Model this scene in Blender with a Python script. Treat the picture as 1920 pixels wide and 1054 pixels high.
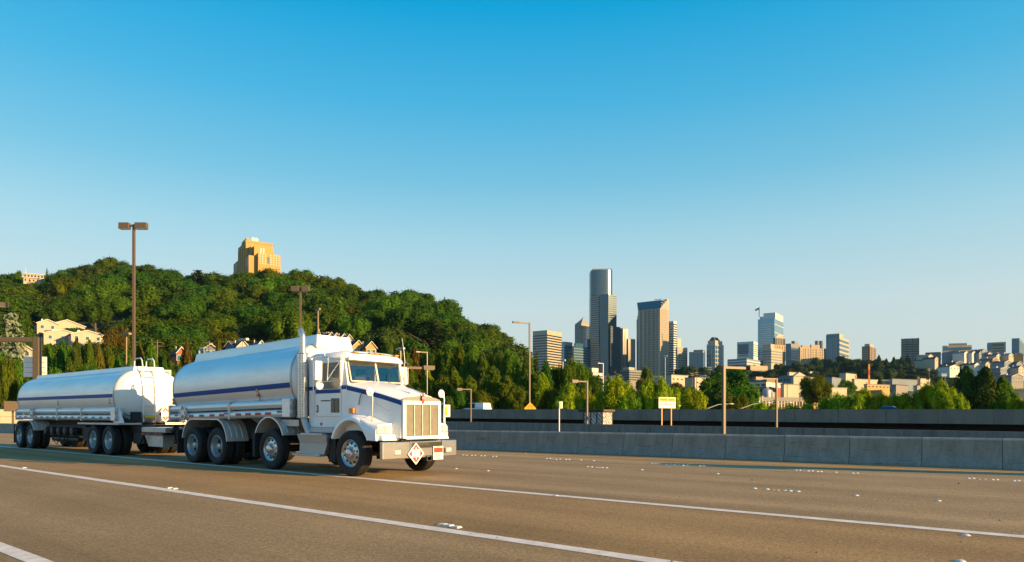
import bpy, math, random
import numpy as np
from mathutils import Vector, Matrix
for o in list(bpy.data.objects): bpy.data.objects.remove(o)
random.seed(7); RNG = np.random.default_rng(11)
SC = bpy.context.scene; COL = SC.collection
R = math.radians
# ---------------------------------------------------------------- camera, sky, sun
FP, HY, CX, CH = 1300.0, 781.0, 960.0, 1.34
cd = bpy.data.cameras.new('camera'); cam = bpy.data.objects.new('camera', cd); COL.objects.link(cam)
cam.location = (0, 0, CH); cam.rotation_euler = (R(90), 0, 0)
cd.sensor_width = 36; cd.lens = 36 * FP / 1920; cd.shift_y = (HY - 527) / 1920
cd.clip_start = .1; cd.clip_end = 9000
SC.camera = cam
SUN_EL, SUN_AZ = R(12.5), R(64.5)
sdir = Vector((math.sin(SUN_AZ) * math.cos(SUN_EL), -math.cos(SUN_AZ) * math.cos(SUN_EL), math.sin(SUN_EL)))
W = bpy.data.worlds.new('World'); SC.world = W; W.use_nodes = True
wn = W.node_tree; wn.nodes.clear()
sky = wn.nodes.new('ShaderNodeTexSky'); sky.sky_type = 'NISHITA'; sky.sun_disc = False
sky.sun_elevation = SUN_EL; sky.sun_rotation = math.atan2(sdir.x, sdir.y)
sky.air_density = 1.0; sky.dust_density = .6; sky.ozone_density = 2.0
bg = wn.nodes.new('ShaderNodeBackground'); bg.inputs[1].default_value = .145
wo = wn.nodes.new('ShaderNodeOutputWorld')
# the sky's own colour by height above the horizon, the same all the way round
tc = wn.nodes.new('ShaderNodeTexCoord'); sx = wn.nodes.new('ShaderNodeSeparateXYZ'); rp = wn.nodes.new('ShaderNodeValToRGB')
mx = wn.nodes.new('ShaderNodeMix'); mx.data_type = 'RGBA'; mx.blend_type = 'MULTIPLY'; mx.inputs[0].default_value = 1
wn.links.new(tc.outputs['Generated'], sx.inputs[0]); wn.links.new(sx.outputs[2], rp.inputs[0])
SKYRAMP = [(0.0, (.69, .56, .52)), (.108, (.7, .58, .54)), (.153, (.83, .67, .57)), (.247, (.77, .81, .67)), (.32, (.51, .85, .76)), (.408, (.23, .845, .87)), (.51, (.03, .8, .98)), (1.0, (.08, .8, .98))]
cr = rp.color_ramp
while len(cr.elements) < len(SKYRAMP): cr.elements.new(.5)
for e, (p, c) in zip(cr.elements, SKYRAMP): e.position = p; e.color = (*c, 1)
wn.links.new(sky.outputs[0], mx.inputs[6]); wn.links.new(rp.outputs[0], mx.inputs[7])
wn.links.new(mx.outputs[2], bg.inputs[0])
# even part of the clear sky: the same gradient without the brightening opposite the sun
bg2 = wn.nodes.new('ShaderNodeBackground'); bg2.inputs[1].default_value = .435
rp2 = wn.nodes.new('ShaderNodeValToRGB'); ms0 = wn.nodes.new('ShaderNodeMixShader'); ms0.inputs[0].default_value = .84
SKY2 = [(0.0, (.66, .74, .70)), (.108, (.645, .745, .716)), (.153, (.591, .745, .768)), (.247, (.376, .665, .791)), (.32, (.19, .546, .76)), (.408, (.07, .456, .752)), (.51, (.0, .37, .70)), (.72, (.07, .3, .66)), (1.0, (.12, .29, .62))]
cr = rp2.color_ramp
while len(cr.elements) < len(SKY2): cr.elements.new(.5)
for e, (p, c) in zip(cr.elements, SKY2): e.position = p; e.color = (*c, 1)
wn.links.new(sx.outputs[2], rp2.inputs[0]); wn.links.new(rp2.outputs[0], bg2.inputs[0])
wn.links.new(bg.outputs[0], ms0.inputs[1]); wn.links.new(bg2.outputs[0], ms0.inputs[2]); wn.links.new(ms0.outputs[0], wo.inputs[0])
sl = bpy.data.lights.new('sun', 'SUN'); so = bpy.data.objects.new('sun', sl); COL.objects.link(so)
sl.energy = 5.0; sl.angle = R(.5); sl.color = (1, .64, .27)
so.rotation_euler = sdir.to_track_quat('Z', 'Y').to_euler(); so.location = sdir * 60
SC.view_settings.view_transform = 'Standard'; SC.view_settings.look = 'None'
SC.view_settings.gamma = 1; SC.view_settings.exposure = 1.2; SC.view_settings.use_curve_mapping = False
SC.render.engine = 'CYCLES'
try:
    SC.cycles.max_bounces = 6; SC.cycles.transparent_max_bounces = 8
except Exception: pass
# ---------------------------------------------------------------- helpers
AF = math.atan(1595 / 1300.0)
FWD = Vector((math.sin(AF), -math.cos(AF), 0)); AWAY = Vector((math.cos(AF), math.sin(AF), 0))
ROADROT = math.atan2(FWD.y, FWD.x)
def road(u, q, z=0.0): return FWD * u + AWAY * q + Vector((0, 0, z))      # road frame: along, across, up
def at(px, py, Y): return Vector(((px - CX) / FP * Y, Y, CH + (HY - py) / FP * Y))
def gnd(px, py, z=0.0): return at(px, py, (CH - z) * FP / (py - HY))
def rayq(px, q):                                                          # depth where a line of sight meets the line q across the road
    k = (px - CX) / FP; return q / (k * AWAY.x + AWAY.y)
class MB:
    def __init__(s): s.v = []; s.f = []
    def add(s, vs, fs):
        n = len(s.v); s.v += [tuple(p) for p in vs]; s.f += [tuple(n + i for i in f) for f in fs]; return s
    def box(s, x0, x1, y0, y1, z0, z1, t=0):      # t: taper of the top
        vs = [(x0, y0, z0), (x1, y0, z0), (x1, y1, z0), (x0, y1, z0), (x0 + t, y0 + t, z1), (x1 - t, y0 + t, z1), (x1 - t, y1 - t, z1), (x0 + t, y1 - t, z1)]
        return s.add(vs, [(0, 3, 2, 1), (4, 5, 6, 7), (0, 1, 5, 4), (1, 2, 6, 5), (2, 3, 7, 6), (3, 0, 4, 7)])
    def bar(s, p, q, w, d=None, up=(0, 0, 1)):    # square bar from p to q
        p, q = Vector(p), Vector(q); d = d or w; a = (q - p).normalized(); u = Vector(up)
        if abs(a.dot(u)) > .95: u = Vector((1, 0, 0))
        r = a.cross(u).normalized() * w / 2; u = r.cross(a).normalized() * d / 2
        vs = [p - r - u, p + r - u, p + r + u, p - r + u, q - r - u, q + r - u, q + r + u, q - r + u]
        return s.add(vs, [(0, 3, 2, 1), (4, 5, 6, 7), (0, 1, 5, 4), (1, 2, 6, 5), (2, 3, 7, 6), (3, 0, 4, 7)])
    def tube(s, path, r, n=8, cap=True, rs=None):
        path = [Vector(p) for p in path]; rings = []
        for i, p in enumerate(path):
            a = (path[min(i + 1, len(path) - 1)] - path[max(i - 1, 0)]).normalized()
            u = Vector((0, 0, 1)) if abs(a.z) < .9 else Vector((1, 0, 0))
            x = a.cross(u).normalized(); y = x.cross(a); rr = rs[i] if rs else r
            rings.append([p + x * math.cos(2 * math.pi * k / n) * rr + y * math.sin(2 * math.pi * k / n) * rr for k in range(n)])
        return s.loft(rings, cap)
    def cyl(s, p, q, r, r1=None, n=14, cap=True): return s.tube([p, q], r, n, cap, [r, r if r1 is None else r1])
    def loft(s, rings, cap=True, close=True):
        n = len(rings[0]); b = len(s.v)
        for g in rings: s.v += [tuple(p) for p in g]
        for i in range(len(rings) - 1):
            for k in range(n if close else n - 1):
                k2 = (k + 1) % n
                s.f.append((b + i * n + k, b + i * n + k2, b + (i + 1) * n + k2, b + (i + 1) * n + k))
        if cap:
            s.f.append(tuple(b + k for k in reversed(range(n)))); e = b + (len(rings) - 1) * n
            s.f.append(tuple(e + k for k in range(n)))
        return s
    def prism(s, poly, a0, a1, axis='y'):         # poly in the plane across the axis: y: (x,z)  x: (y,z)  z: (x,y)
        def P(c, a): return (c[0], a, c[1]) if axis == 'y' else ((a, c[0], c[1]) if axis == 'x' else (c[0], c[1], a))
        return s.loft([[P(c, a0) for c in poly], [P(c, a1) for c in poly]])
    def revolve(s, prof, c, ax='y', n=28):        # prof: (radius, offset along ax)
        rings = []
        for r, d in prof:
            g = []
            for k in range(n):
                t = 2 * math.pi * k / n; a, b = math.cos(t) * r, math.sin(t) * r
                g.append((c[0] + a, c[1] + d, c[2] + b) if ax == 'y' else ((c[0] + d, c[1] + a, c[2] + b) if ax == 'x' else (c[0] + a, c[1] + b, c[2] + d)))
            rings.append(g)
        return s.loft(rings, False)
    def xf(s, M, start=0):
        for i in range(start, len(s.v)): s.v[i] = tuple(M @ Vector(s.v[i]))
        return s
    def mesh(s, name, smooth=False, ang=38):
        me = bpy.data.meshes.new(name); me.from_pydata(s.v, [], s.f); me.validate(); me.update()
        if smooth:
            me.polygons.foreach_set('use_smooth', [True] * len(me.polygons)); me.set_sharp_from_angle(angle=R(ang))
        return me
    def build(s, name, m, parent=None, smooth=False, bevel=0, loc=None, rz=None, ang=38, fixn=True):
        me = s.mesh(name, smooth, ang); return put(name, me, m, parent, loc, rz, bevel)
def put(name, me, m=None, parent=None, loc=None, rz=None, bevel=0):
    o = bpy.data.objects.new(name, me); COL.objects.link(o)
    if m is not None and me is not None and not me.materials: me.materials.append(m)
    if parent is not None: o.parent = parent
    if loc is not None: o.location = loc
    if rz is not None: o.rotation_euler = (0, 0, rz)
    if bevel:
        b = o.modifiers.new('bevel', 'BEVEL'); b.width = bevel; b.segments = 2; b.limit_method = 'ANGLE'; b.angle_limit = R(35)
    return o
def tag(o, label=None, cat=None, group=None, kind=None):
    if label: o['label'] = label
    if cat: o['category'] = cat
    if group: o['group'] = group
    if kind: o['kind'] = kind
    return o
def thing(name, label, cat, loc=(0, 0, 0), rz=0, group=None):
    o = bpy.data.objects.new(name, None); COL.objects.link(o); o.location = loc; o.rotation_euler = (0, 0, rz)
    o.empty_display_size = .2
    return tag(o, label, cat, group)
def copy_tree(o, parent=None):
    c = o.copy(); COL.objects.link(c); c.parent = parent
    for ch in o.children: copy_tree(ch, c)
    return c
def text_mesh(s, size, align='CENTER', ext=.001, bold=.02):
    cu = bpy.data.curves.new('text', 'FONT'); cu.body = s; cu.size = size; cu.align_x = align; cu.align_y = 'CENTER'; cu.extrude = ext; cu.offset = size * bold
    o = bpy.data.objects.new('text', cu); COL.objects.link(o); bpy.context.view_layer.update()
    me = bpy.data.meshes.new_from_object(o); bpy.data.objects.remove(o); bpy.data.curves.remove(cu); return me
# ---------------------------------------------------------------- materials
def nt(name):
    m = bpy.data.materials.new(name); m.use_nodes = True; return m, m.node_tree, m.node_tree.nodes['Principled BSDF']
def N(t, ty, **kw):
    n = t.nodes.new(ty)
    for k, v in kw.items():
        if k.startswith('i_'): n.inputs[k[2:].replace('_', ' ')].default_value = v
        else: setattr(n, k, v)
    return n
def mat(name, col, rough=.6, metal=0.0, var=.15, scale=3.0, bump=0.0, coat=0.0, spec=.5, stretch=None, col2=None, bscale=None, rvar=0.0, det=6):
    m, t, p = nt(name)
    p.inputs['Roughness'].default_value = rough; p.inputs['Metallic'].default_value = metal
    p.inputs['Specular IOR Level'].default_value = spec
    if coat: p.inputs['Coat Weight'].default_value = coat; p.inputs['Coat Roughness'].default_value = .06
    tcn = N(t, 'ShaderNodeTexCoord'); src = tcn.outputs['Object']
    if stretch:
        mp = N(t, 'ShaderNodeMapping'); mp.inputs['Scale'].default_value = stretch; t.links.new(src, mp.inputs[0]); src = mp.outputs[0]
    n = N(t, 'ShaderNodeTexNoise'); n.inputs['Scale'].default_value = scale; n.inputs['Detail'].default_value = det; n.inputs['Roughness'].default_value = .65
    t.links.new(src, n.inputs['Vector'])
    r = N(t, 'ShaderNodeMapRange'); r.inputs[1].default_value = .3; r.inputs[2].default_value = .7
    t.links.new(n.outputs[0], r.inputs[0])
    x = N(t, 'ShaderNodeMix', data_type='RGBA'); c2 = col2 or tuple(c * (1 - var) for c in col); c1 = col if col2 else tuple(min(1, c * (1 + var * .5)) for c in col)
    x.inputs[6].default_value = (*c1, 1); x.inputs[7].default_value = (*c2, 1)
    t.links.new(r.outputs[0], x.inputs[0]); t.links.new(x.outputs[2], p.inputs['Base Color'])
    if rvar:
        rr = N(t, 'ShaderNodeMapRange'); rr.inputs[3].default_value = rough - rvar; rr.inputs[4].default_value = rough + rvar
        t.links.new(n.outputs[0], rr.inputs[0]); t.links.new(rr.outputs[0], p.inputs['Roughness'])
    if bump:
        b = N(t, 'ShaderNodeBump'); b.inputs['Strength'].default_value = bump; b.inputs['Distance'].default_value = .02
        if bscale:
            n2 = N(t, 'ShaderNodeTexNoise'); n2.inputs['Scale'].default_value = bscale; n2.inputs['Detail'].default_value = 4
            t.links.new(tcn.outputs['Object'], n2.inputs['Vector']); t.links.new(n2.outputs[0], b.inputs['Height'])
        else: t.links.new(n.outputs[0], b.inputs['Height'])
        t.links.new(b.outputs[0], p.inputs['Normal'])
    return m
def foliage(name, col, trans=.5, var=.4):
    m, t, p = nt(name); t.nodes.remove(p); out = t.nodes['Material Output']
    g = N(t, 'ShaderNodeNewGeometry'); oi = N(t, 'ShaderNodeObjectInfo')
    a = N(t, 'ShaderNodeMapRange'); a.inputs[3].default_value = 1 - var; a.inputs[4].default_value = 1 + var; t.links.new(g.outputs['Random Per Island'], a.inputs[0])
    b = N(t, 'ShaderNodeMapRange'); b.inputs[3].default_value = .8; b.inputs[4].default_value = 1.2; t.links.new(oi.outputs['Random'], b.inputs[0])
    mu = N(t, 'ShaderNodeMath', operation='MULTIPLY'); t.links.new(a.outputs[0], mu.inputs[0]); t.links.new(b.outputs[0], mu.inputs[1])
    hs = N(t, 'ShaderNodeHueSaturation'); hs.inputs['Color'].default_value = (*col, 1)
    hh = N(t, 'ShaderNodeMapRange'); hh.inputs[3].default_value = .475; hh.inputs[4].default_value = .52; t.links.new(oi.outputs['Random'], hh.inputs[0])
    t.links.new(hh.outputs[0], hs.inputs['Hue']); t.links.new(mu.outputs[0], hs.inputs['Value'])
    d = N(t, 'ShaderNodeBsdfDiffuse'); tr = N(t, 'ShaderNodeBsdfTranslucent'); ms = N(t, 'ShaderNodeMixShader'); ms.inputs[0].default_value = trans
    t.links.new(hs.outputs[0], d.inputs[0]); t.links.new(hs.outputs[0], tr.inputs[0])
    t.links.new(d.outputs[0], ms.inputs[1]); t.links.new(tr.outputs[0], ms.inputs[2]); t.links.new(ms.outputs[0], out.inputs[0])
    return m
MT = {}
MT['white'] = mat('white_paint', (.84, .86, .86), .35, 0, .1, 1.6, coat=.5, stretch=(1, 1, .35), rvar=.08)
MT['blue'] = mat('blue_stripe', (.003, .06, .27), .5, 0, .1, 3, spec=.25)
MT['alu'] = mat('brushed_aluminium', (.76, .79, .81), .4, .55, .1, 1.5, stretch=(.4, 3, 3), rvar=.07)
MT['alu_white'] = mat('pale_tank_head', (.74, .74, .73), .42, .25, .06, 2)
MT['alu_dull'] = mat('dull_aluminium', (.5, .51, .52), .45, .75, .2, 4)
MT['chrome'] = mat('chrome', (.55, .55, .56), .28, .9, .08, 3, rvar=.05)
MT['rubber'] = mat('tyre_rubber', (.016, .016, .017), .8, 0, .35, 12, bump=.2)
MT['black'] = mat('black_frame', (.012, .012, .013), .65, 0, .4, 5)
MT['dirty'] = mat('dirty_steel', (.05, .05, .052), .55, .4, .5, 6)
MT['darkglass'] = mat('dark_glass', (.01, .013, .016), .06, 0, .1, 2, spec=.8)
MT['amber'] = mat('amber_lens', (.85, .26, .01), .25, 0, .15, 20)
MT['redlens'] = mat('red_lens', (.55, .03, .02), .3, 0, .15, 20)
MT['red'] = mat('red_paint', (.68, .07, .03), .45, 0, .15, 8)
MT['tapered'] = mat('red_tape', (.45, .035, .03), .45, 0, .2, 8)
MT['tapeblue'] = mat('blue_tape', (.03, .12, .4), .45, 0, .2, 8)
MT['signwhite'] = mat('sign_white', (.8, .8, .76), .5, 0, .06, 4)
MT['signyellow'] = mat('sign_yellow', (.85, .53, .01), .5, 0, .08, 4)
MT['diamond'] = mat('warning_yellow', (.8, .36, .015), .5, 0, .1, 4)
MT['ink'] = mat('sign_ink', (.03, .025, .02), .6, 0, .1, 4)
MT['bronze'] = mat('bronze_pole', (.115, .083, .052), .5, .1, .2, 3, stretch=(4, 4, .6))
MT['galv'] = mat('galvanised_pole', (.36, .34, .31), .5, .4, .2, 3)
MT['grille'] = mat('grille_steel', (.5, .47, .42), .5, .3, .15, 8)
MT['bumper'] = mat('polished_bumper', (.62, .61, .6), .26, .95, .2, 2.2, rvar=.1)
MT['greyp'] = mat('grey_paint', (.2, .21, .2), .5, 0, .1, 5); MT['deepred'] = mat('placard_red', (.42, .025, .012), .5, 0, .1, 8)
MT['skin'] = mat('skin', (.5, .25, .15), .55, 0, .1, 10)
MT['shirt'] = mat('pale_shirt', (.4, .42, .45), .8, 0, .15, 10)
MT['hair'] = mat('dark_hair', (.03, .02, .015), .6, 0, .2, 30)
MT['seat'] = mat('grey_seat', (.12, .12, .125), .8, 0, .2, 8)
MT['plate'] = mat('tread_plate', (.52, .52, .52), .4, .75, .3, 60, bump=.6, bscale=70)
MT['lens'] = mat('headlamp_lens', (.8, .8, .78), .1, .4, .2, 30)
MT['wpaint'] = mat('road_white_paint', (.8, .74, .66), .75, 0, .35, 5, col2=(.56, .48, .39), bump=.3, bscale=60)
MT['ypaint'] = mat('road_yellow_paint', (.66, .33, .03), .75, 0, .3, 4, col2=(.4, .23, .06))
MT['dot'] = mat('ceramic_marker', (.6, .58, .53), .5, 0, .25, 20)
MT['doty'] = mat('amber_marker', (.62, .34, .1), .45, 0, .2, 20)
def concrete(name, a, b, streak=(1.5, 1.5, .25), s=2.2, scuff=False):
    m, t, p = nt(name); p.inputs['Roughness'].default_value = .9
    tcn = N(t, 'ShaderNodeTexCoord')
    mp = N(t, 'ShaderNodeMapping'); mp.inputs['Scale'].default_value = streak; t.links.new(tcn.outputs['Object'], mp.inputs[0])
    n1 = N(t, 'ShaderNodeTexNoise'); n1.inputs['Scale'].default_value = s; n1.inputs['Detail'].default_value = 8; n1.inputs['Roughness'].default_value = .7; t.links.new(mp.outputs[0], n1.inputs['Vector'])
    n2 = N(t, 'ShaderNodeTexNoise'); n2.inputs['Scale'].default_value = s * 14; n2.inputs['Detail'].default_value = 5; t.links.new(tcn.outputs['Object'], n2.inputs['Vector'])
    ad = N(t, 'ShaderNodeMath', operation='MULTIPLY_ADD'); ad.inputs[1].default_value = .45; t.links.new(n2.outputs[0], ad.inputs[0]); t.links.new(n1.outputs[0], ad.inputs[2])
    r = N(t, 'ShaderNodeMapRange'); r.inputs[1].default_value = .52; r.inputs[2].default_value = .95; t.links.new(ad.outputs[0], r.inputs[0])
    x = N(t, 'ShaderNodeMix', data_type='RGBA'); x.inputs[6].default_value = (*b, 1); x.inputs[7].default_value = (*a, 1)
    t.links.new(r.outputs[0], x.inputs[0]); t.links.new(x.outputs[2], p.inputs['Base Color'])
    if scuff:     # long dark rubs left by tyres along the face
        oi = N(t, 'ShaderNodeObjectInfo'); va = N(t, 'ShaderNodeVectorMath', operation='ADD'); t.links.new(tcn.outputs['Object'], va.inputs[0]); t.links.new(oi.outputs['Location'], va.inputs[1])
        m2 = N(t, 'ShaderNodeMapping'); m2.inputs['Scale'].default_value = (.8, .8, 9); t.links.new(va.outputs[0], m2.inputs[0])
        n3 = N(t, 'ShaderNodeTexNoise'); n3.inputs['Scale'].default_value = 1.7; n3.inputs['Detail'].default_value = 7; n3.inputs['Roughness'].default_value = .7; t.links.new(m2.outputs[0], n3.inputs['Vector'])
        r3 = N(t, 'ShaderNodeMapRange'); r3.inputs[1].default_value = .58; r3.inputs[2].default_value = .72; r3.inputs[3].default_value = 1; r3.inputs[4].default_value = .35; t.links.new(n3.outputs[0], r3.inputs[0])
        x3 = N(t, 'ShaderNodeMix', data_type='RGBA', blend_type='MULTIPLY'); x3.inputs[0].default_value = 1; t.links.new(x.outputs[2], x3.inputs[6]); t.links.new(r3.outputs[0], x3.inputs[7]); t.links.new(x3.outputs[2], p.inputs['Base Color'])
    bm = N(t, 'ShaderNodeBump'); bm.inputs['Strength'].default_value = .35; bm.inputs['Distance'].default_value = .015
    t.links.new(n2.outputs[0], bm.inputs['Height']); t.links.new(bm.outputs[0], p.inputs['Normal'])
    return m
MT['conc'] = concrete('barrier_concrete', (.31, .29, .245), (.165, .155, .132), scuff=True)
MT['conc2'] = concrete('rough_concrete', (.24, .225, .2), (.11, .106, .095), (1.5, 1.5, .2), 2.5)
MT['conc3'] = concrete('parapet_concrete', (.25, .215, .175), (.12, .105, .088), (.35, .35, .12), 1.2)
MT['tanwall'] = concrete('tan_wall', (.5, .42, .32), (.36, .3, .23), (.6, .6, .4), 1.5)
def asphalt():
    m, t, p = nt('worn_asphalt'); p.inputs['Roughness'].default_value = .85; p.inputs['Specular IOR Level'].default_value = .2
    tcn = N(t, 'ShaderNodeTexCoord'); o = tcn.outputs['Object']
    mp = N(t, 'ShaderNodeMapping'); mp.inputs['Scale'].default_value = (.035, .55, 1); t.links.new(o, mp.inputs[0])   # streaks along the lanes
    a = N(t, 'ShaderNodeTexNoise'); a.inputs['Scale'].default_value = 1.6; a.inputs['Detail'].default_value = 6; a.inputs['Roughness'].default_value = .6; t.links.new(mp.outputs[0], a.inputs['Vector'])
    b = N(t, 'ShaderNodeTexNoise'); b.inputs['Scale'].default_value = .35; b.inputs['Detail'].default_value = 6; t.links.new(o, b.inputs['Vector'])
    c = N(t, 'ShaderNodeTexNoise'); c.inputs['Scale'].default_value = 26; c.inputs['Detail'].default_value = 5; c.inputs['Roughness'].default_value = .8; t.links.new(o, c.inputs['Vector'])
    v = N(t, 'ShaderNodeTexVoronoi'); v.inputs['Scale'].default_value = 55; t.links.new(o, v.inputs['Vector'])
    s1 = N(t, 'ShaderNodeMath', operation='MULTIPLY_ADD'); s1.inputs[1].default_value = 1.8; t.links.new(a.outputs[0], s1.inputs[0]); t.links.new(b.outputs[0], s1.inputs[2])
    s2 = N(t, 'ShaderNodeMath', operation='MULTIPLY_ADD'); s2.inputs[1].default_value = 2.0; t.links.new(c.outputs[0], s2.inputs[0]); t.links.new(s1.outputs[0], s2.inputs[2])
    r = N(t, 'ShaderNodeMapRange'); r.inputs[1].default_value = 1.85; r.inputs[2].default_value = 2.95; t.links.new(s2.outputs[0], r.inputs[0])
    # lane by lane: the paved strip between the two white lines is browner, the lanes beyond greyer
    sp = N(t, 'ShaderNodeSeparateXYZ'); t.links.new(o, sp.inputs[0])
    wob = N(t, 'ShaderNodeMath', operation='MULTIPLY_ADD'); wob.inputs[1].default_value = .5; t.links.new(b.outputs[0], wob.inputs[0]); t.links.new(sp.outputs[1], wob.inputs[2])
    q = N(t, 'ShaderNodeMapRange'); q.inputs[1].default_value = -2; q.inputs[2].default_value = 24; t.links.new(wob.outputs[0], q.inputs[0])
    def ramp(stops):
        r_ = N(t, 'ShaderNodeValToRGB'); c_ = r_.color_ramp
        while len(c_.elements) < len(stops): c_.elements.new(.5)
        for e, (pp, cc) in zip(c_.elements, stops): e.position = (pp + 2) / 26; e.color = (*cc, 1)
        t.links.new(q.outputs[0], r_.inputs[0]); return r_
    lo = ramp([(-2, (0.192, 0.127, 0.056)), (5.9, (0.201, 0.133, 0.060)), (6.2, (0.218, 0.133, 0.051)), (9.7, (0.218, 0.133, 0.051)), (10, (0.213, 0.143, 0.067)), (24, (0.213, 0.146, 0.071))])
    hi = ramp([(-2, (0.351, 0.234, 0.109)), (5.9, (0.362, 0.243, 0.117)), (6.2, (0.394, 0.246, 0.102)), (9.7, (0.394, 0.246, 0.102)), (10, (0.405, 0.272, 0.136)), (24, (0.415, 0.287, 0.148))])
    wv = N(t, 'ShaderNodeMath', operation='MULTIPLY'); wv.inputs[1].default_value = 2 * math.pi / 1.85; t.links.new(wob.outputs[0], wv.inputs[0])      # worn wheel tracks
    cs = N(t, 'ShaderNodeMath', operation='COSINE'); t.links.new(wv.outputs[0], cs.inputs[0])
    ad2 = N(t, 'ShaderNodeMath', operation='MULTIPLY_ADD'); ad2.inputs[1].default_value = .11; t.links.new(cs.outputs[0], ad2.inputs[0]); t.links.new(r.outputs[0], ad2.inputs[2])
    x = N(t, 'ShaderNodeMix', data_type='RGBA'); t.links.new(lo.outputs[0], x.inputs[6]); t.links.new(hi.outputs[0], x.inputs[7]); t.links.new(ad2.outputs[0], x.inputs[0])
    # pale and dark stones in the surface
    vr = N(t, 'ShaderNodeMapRange'); vr.inputs[1].default_value = .0; vr.inputs[2].default_value = 1; vr.inputs[3].default_value = .6; vr.inputs[4].default_value = 1.4
    t.links.new(v.outputs['Color'], vr.inputs[0])
    y = N(t, 'ShaderNodeMix', data_type='RGBA', blend_type='MULTIPLY'); y.inputs[0].default_value = 1; t.links.new(x.outputs[2], y.inputs[6]); t.links.new(vr.outputs[0], y.inputs[7])
    t.links.new(y.outputs[2], p.inputs['Base Color'])
    bm = N(t, 'ShaderNodeBump'); bm.inputs['Strength'].default_value = .55; bm.inputs['Distance'].default_value = .008
    t.links.new(c.outputs[0], bm.inputs['Height']); t.links.new(bm.outputs[0], p.inputs['Normal'])
    return m
MT['asphalt'] = asphalt()
MT['asphalt2'] = mat('far_asphalt', (.1, .09, .075), .9, 0, .3, 1.5)
MT['soil'] = mat('green_ground', (.05, .06, .02), .95, 0, .4, .15, col2=(.075, .065, .03))
def perforated():
    m, t, p = nt('perforated_steel'); p.inputs['Metallic'].default_value = .9; p.inputs['Roughness'].default_value = .28
    tcn = N(t, 'ShaderNodeTexCoord'); v = N(t, 'ShaderNodeTexVoronoi'); v.inputs['Scale'].default_value = 26; v.inputs['Randomness'].default_value = .15
    t.links.new(tcn.outputs['Object'], v.inputs['Vector'])
    r = N(t, 'ShaderNodeMapRange'); r.inputs[1].default_value = .3; r.inputs[2].default_value = .36; t.links.new(v.outputs['Distance'], r.inputs[0])
    x = N(t, 'ShaderNodeMix', data_type='RGBA'); x.inputs[6].default_value = (.03, .03, .03, 1); x.inputs[7].default_value = (.62, .62, .62, 1)
    t.links.new(r.outputs[0], x.inputs[0]); t.links.new(x.outputs[2], p.inputs['Base Color']); return m
MT['perf'] = perforated()
def window_glass(name, tint, refl):
    m, t, p = nt(name); t.nodes.remove(p); out = t.nodes['Material Output']
    tr = N(t, 'ShaderNodeBsdfTransparent'); tr.inputs[0].default_value = tint
    g = N(t, 'ShaderNodeBsdfGlossy'); g.inputs['Roughness'].default_value = .02; g.inputs[0].default_value = (.85, .85, .85, 1)
    fr = N(t, 'ShaderNodeFresnel'); fr.inputs[0].default_value = 1.6
    ad = N(t, 'ShaderNodeMath', operation='ADD'); ad.inputs[1].default_value = refl; t.links.new(fr.outputs[0], ad.inputs[0])
    ms = N(t, 'ShaderNodeMixShader'); t.links.new(ad.outputs[0], ms.inputs[0]); t.links.new(tr.outputs[0], ms.inputs[1]); t.links.new(g.outputs[0], ms.inputs[2]); t.links.new(ms.outputs[0], out.inputs[0])
    return m
MT['cabglass'] = window_glass('windshield_glass', (.62, .66, .66, 1), .16); MT['doorglass'] = window_glass('door_glass', (.3, .32, .31, 1), .03)
# ---------------------------------------------------------------- ground, road, hill
PXS = [-900, -260, 0, 30, 60, 100, 200, 240, 300, 400, 470, 540, 600, 650, 700, 760, 800, 830, 865, 900, 932, 955, 1000, 1100, 2700]
CRY = [765, 590, 505, 512, 520, 505, 484, 485, 500, 512, 503, 500, 514, 527, 541, 541, 543, 566, 592, 600, 622, 672, 700, 712, 712]
def crest(px):
    y = np.interp(px, PXS, CRY); return max(2.0, CH + (HY - y) / FP * 420 - 13.0 * min(1, max(0, (1010 - px) / 100)) - 3)
def terrain(X, Y):
    if Y < 60: return -1.55
    px = CX + FP * X / Y; zc = crest(px)
    w = min(1, max(0, (px - 930) / 90)); w = w * w * (3 - 2 * w)
    t = min(1, max(0, (Y - 150) / 270)); left = -1.5 + (zc + 1.5) * (t ** 1.15)
    if Y > 420: left = zc + (Y - 420) * .004
    right = np.interp(Y, [60, 170, 300, 420, 600, 900, 1300, 3000], [-1.5, -1.5, 5, 12, 27, 55, 66, 90])
    rr = min(1, max(0, (px - 1680) / 200)); right += rr * np.interp(Y, [60, 250, 420, 650, 900, 1400], [0, 0, 0, 8, 14, 20])
    return left * (1 - w) + right * w
g = MB().box(-4000, 4000, -1500, 6000, -3, -1.62)
tag(g.build('ground', MT['soil']), kind='structure')
rows = []
rad = list(np.linspace(70, 440, 60)) + list(np.geomspace(460, 3600, 36))
ths = np.linspace(-.95, 1.05, 170)
for rr_ in rad: rows.append([(math.sin(a) * rr_ / math.cos(a) if False else math.tan(a) * rr_, rr_, terrain(math.tan(a) * rr_, rr_)) for a in ths])
tm = MB().loft(rows, cap=False, close=False); tag(tm.build('hill', MT['soil'], smooth=True, ang=180), kind='structure')
RD = thing('road', None, None, (0, 0, 0), ROADROT)
bpy.data.objects.remove(RD)
rb = MB(); nx, ny = 60, 10
for (u0, u1, q0, q1) in [(-330, 70, -16, 23.0)]:
    rb.add([(u0, q0, 0), (u1, q0, 0), (u1, q1, 0), (u0, q1, 0), (u0, q0, -.6), (u1, q0, -.6), (u1, q1, -.6), (u0, q1, -.6)], [(0, 1, 2, 3), (0, 4, 5, 1), (2, 6, 7, 3), (1, 5, 6, 2), (3, 7, 4, 0)])
tag(rb.build('road', MT['asphalt'], rz=ROADROT), kind='structure')
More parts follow.
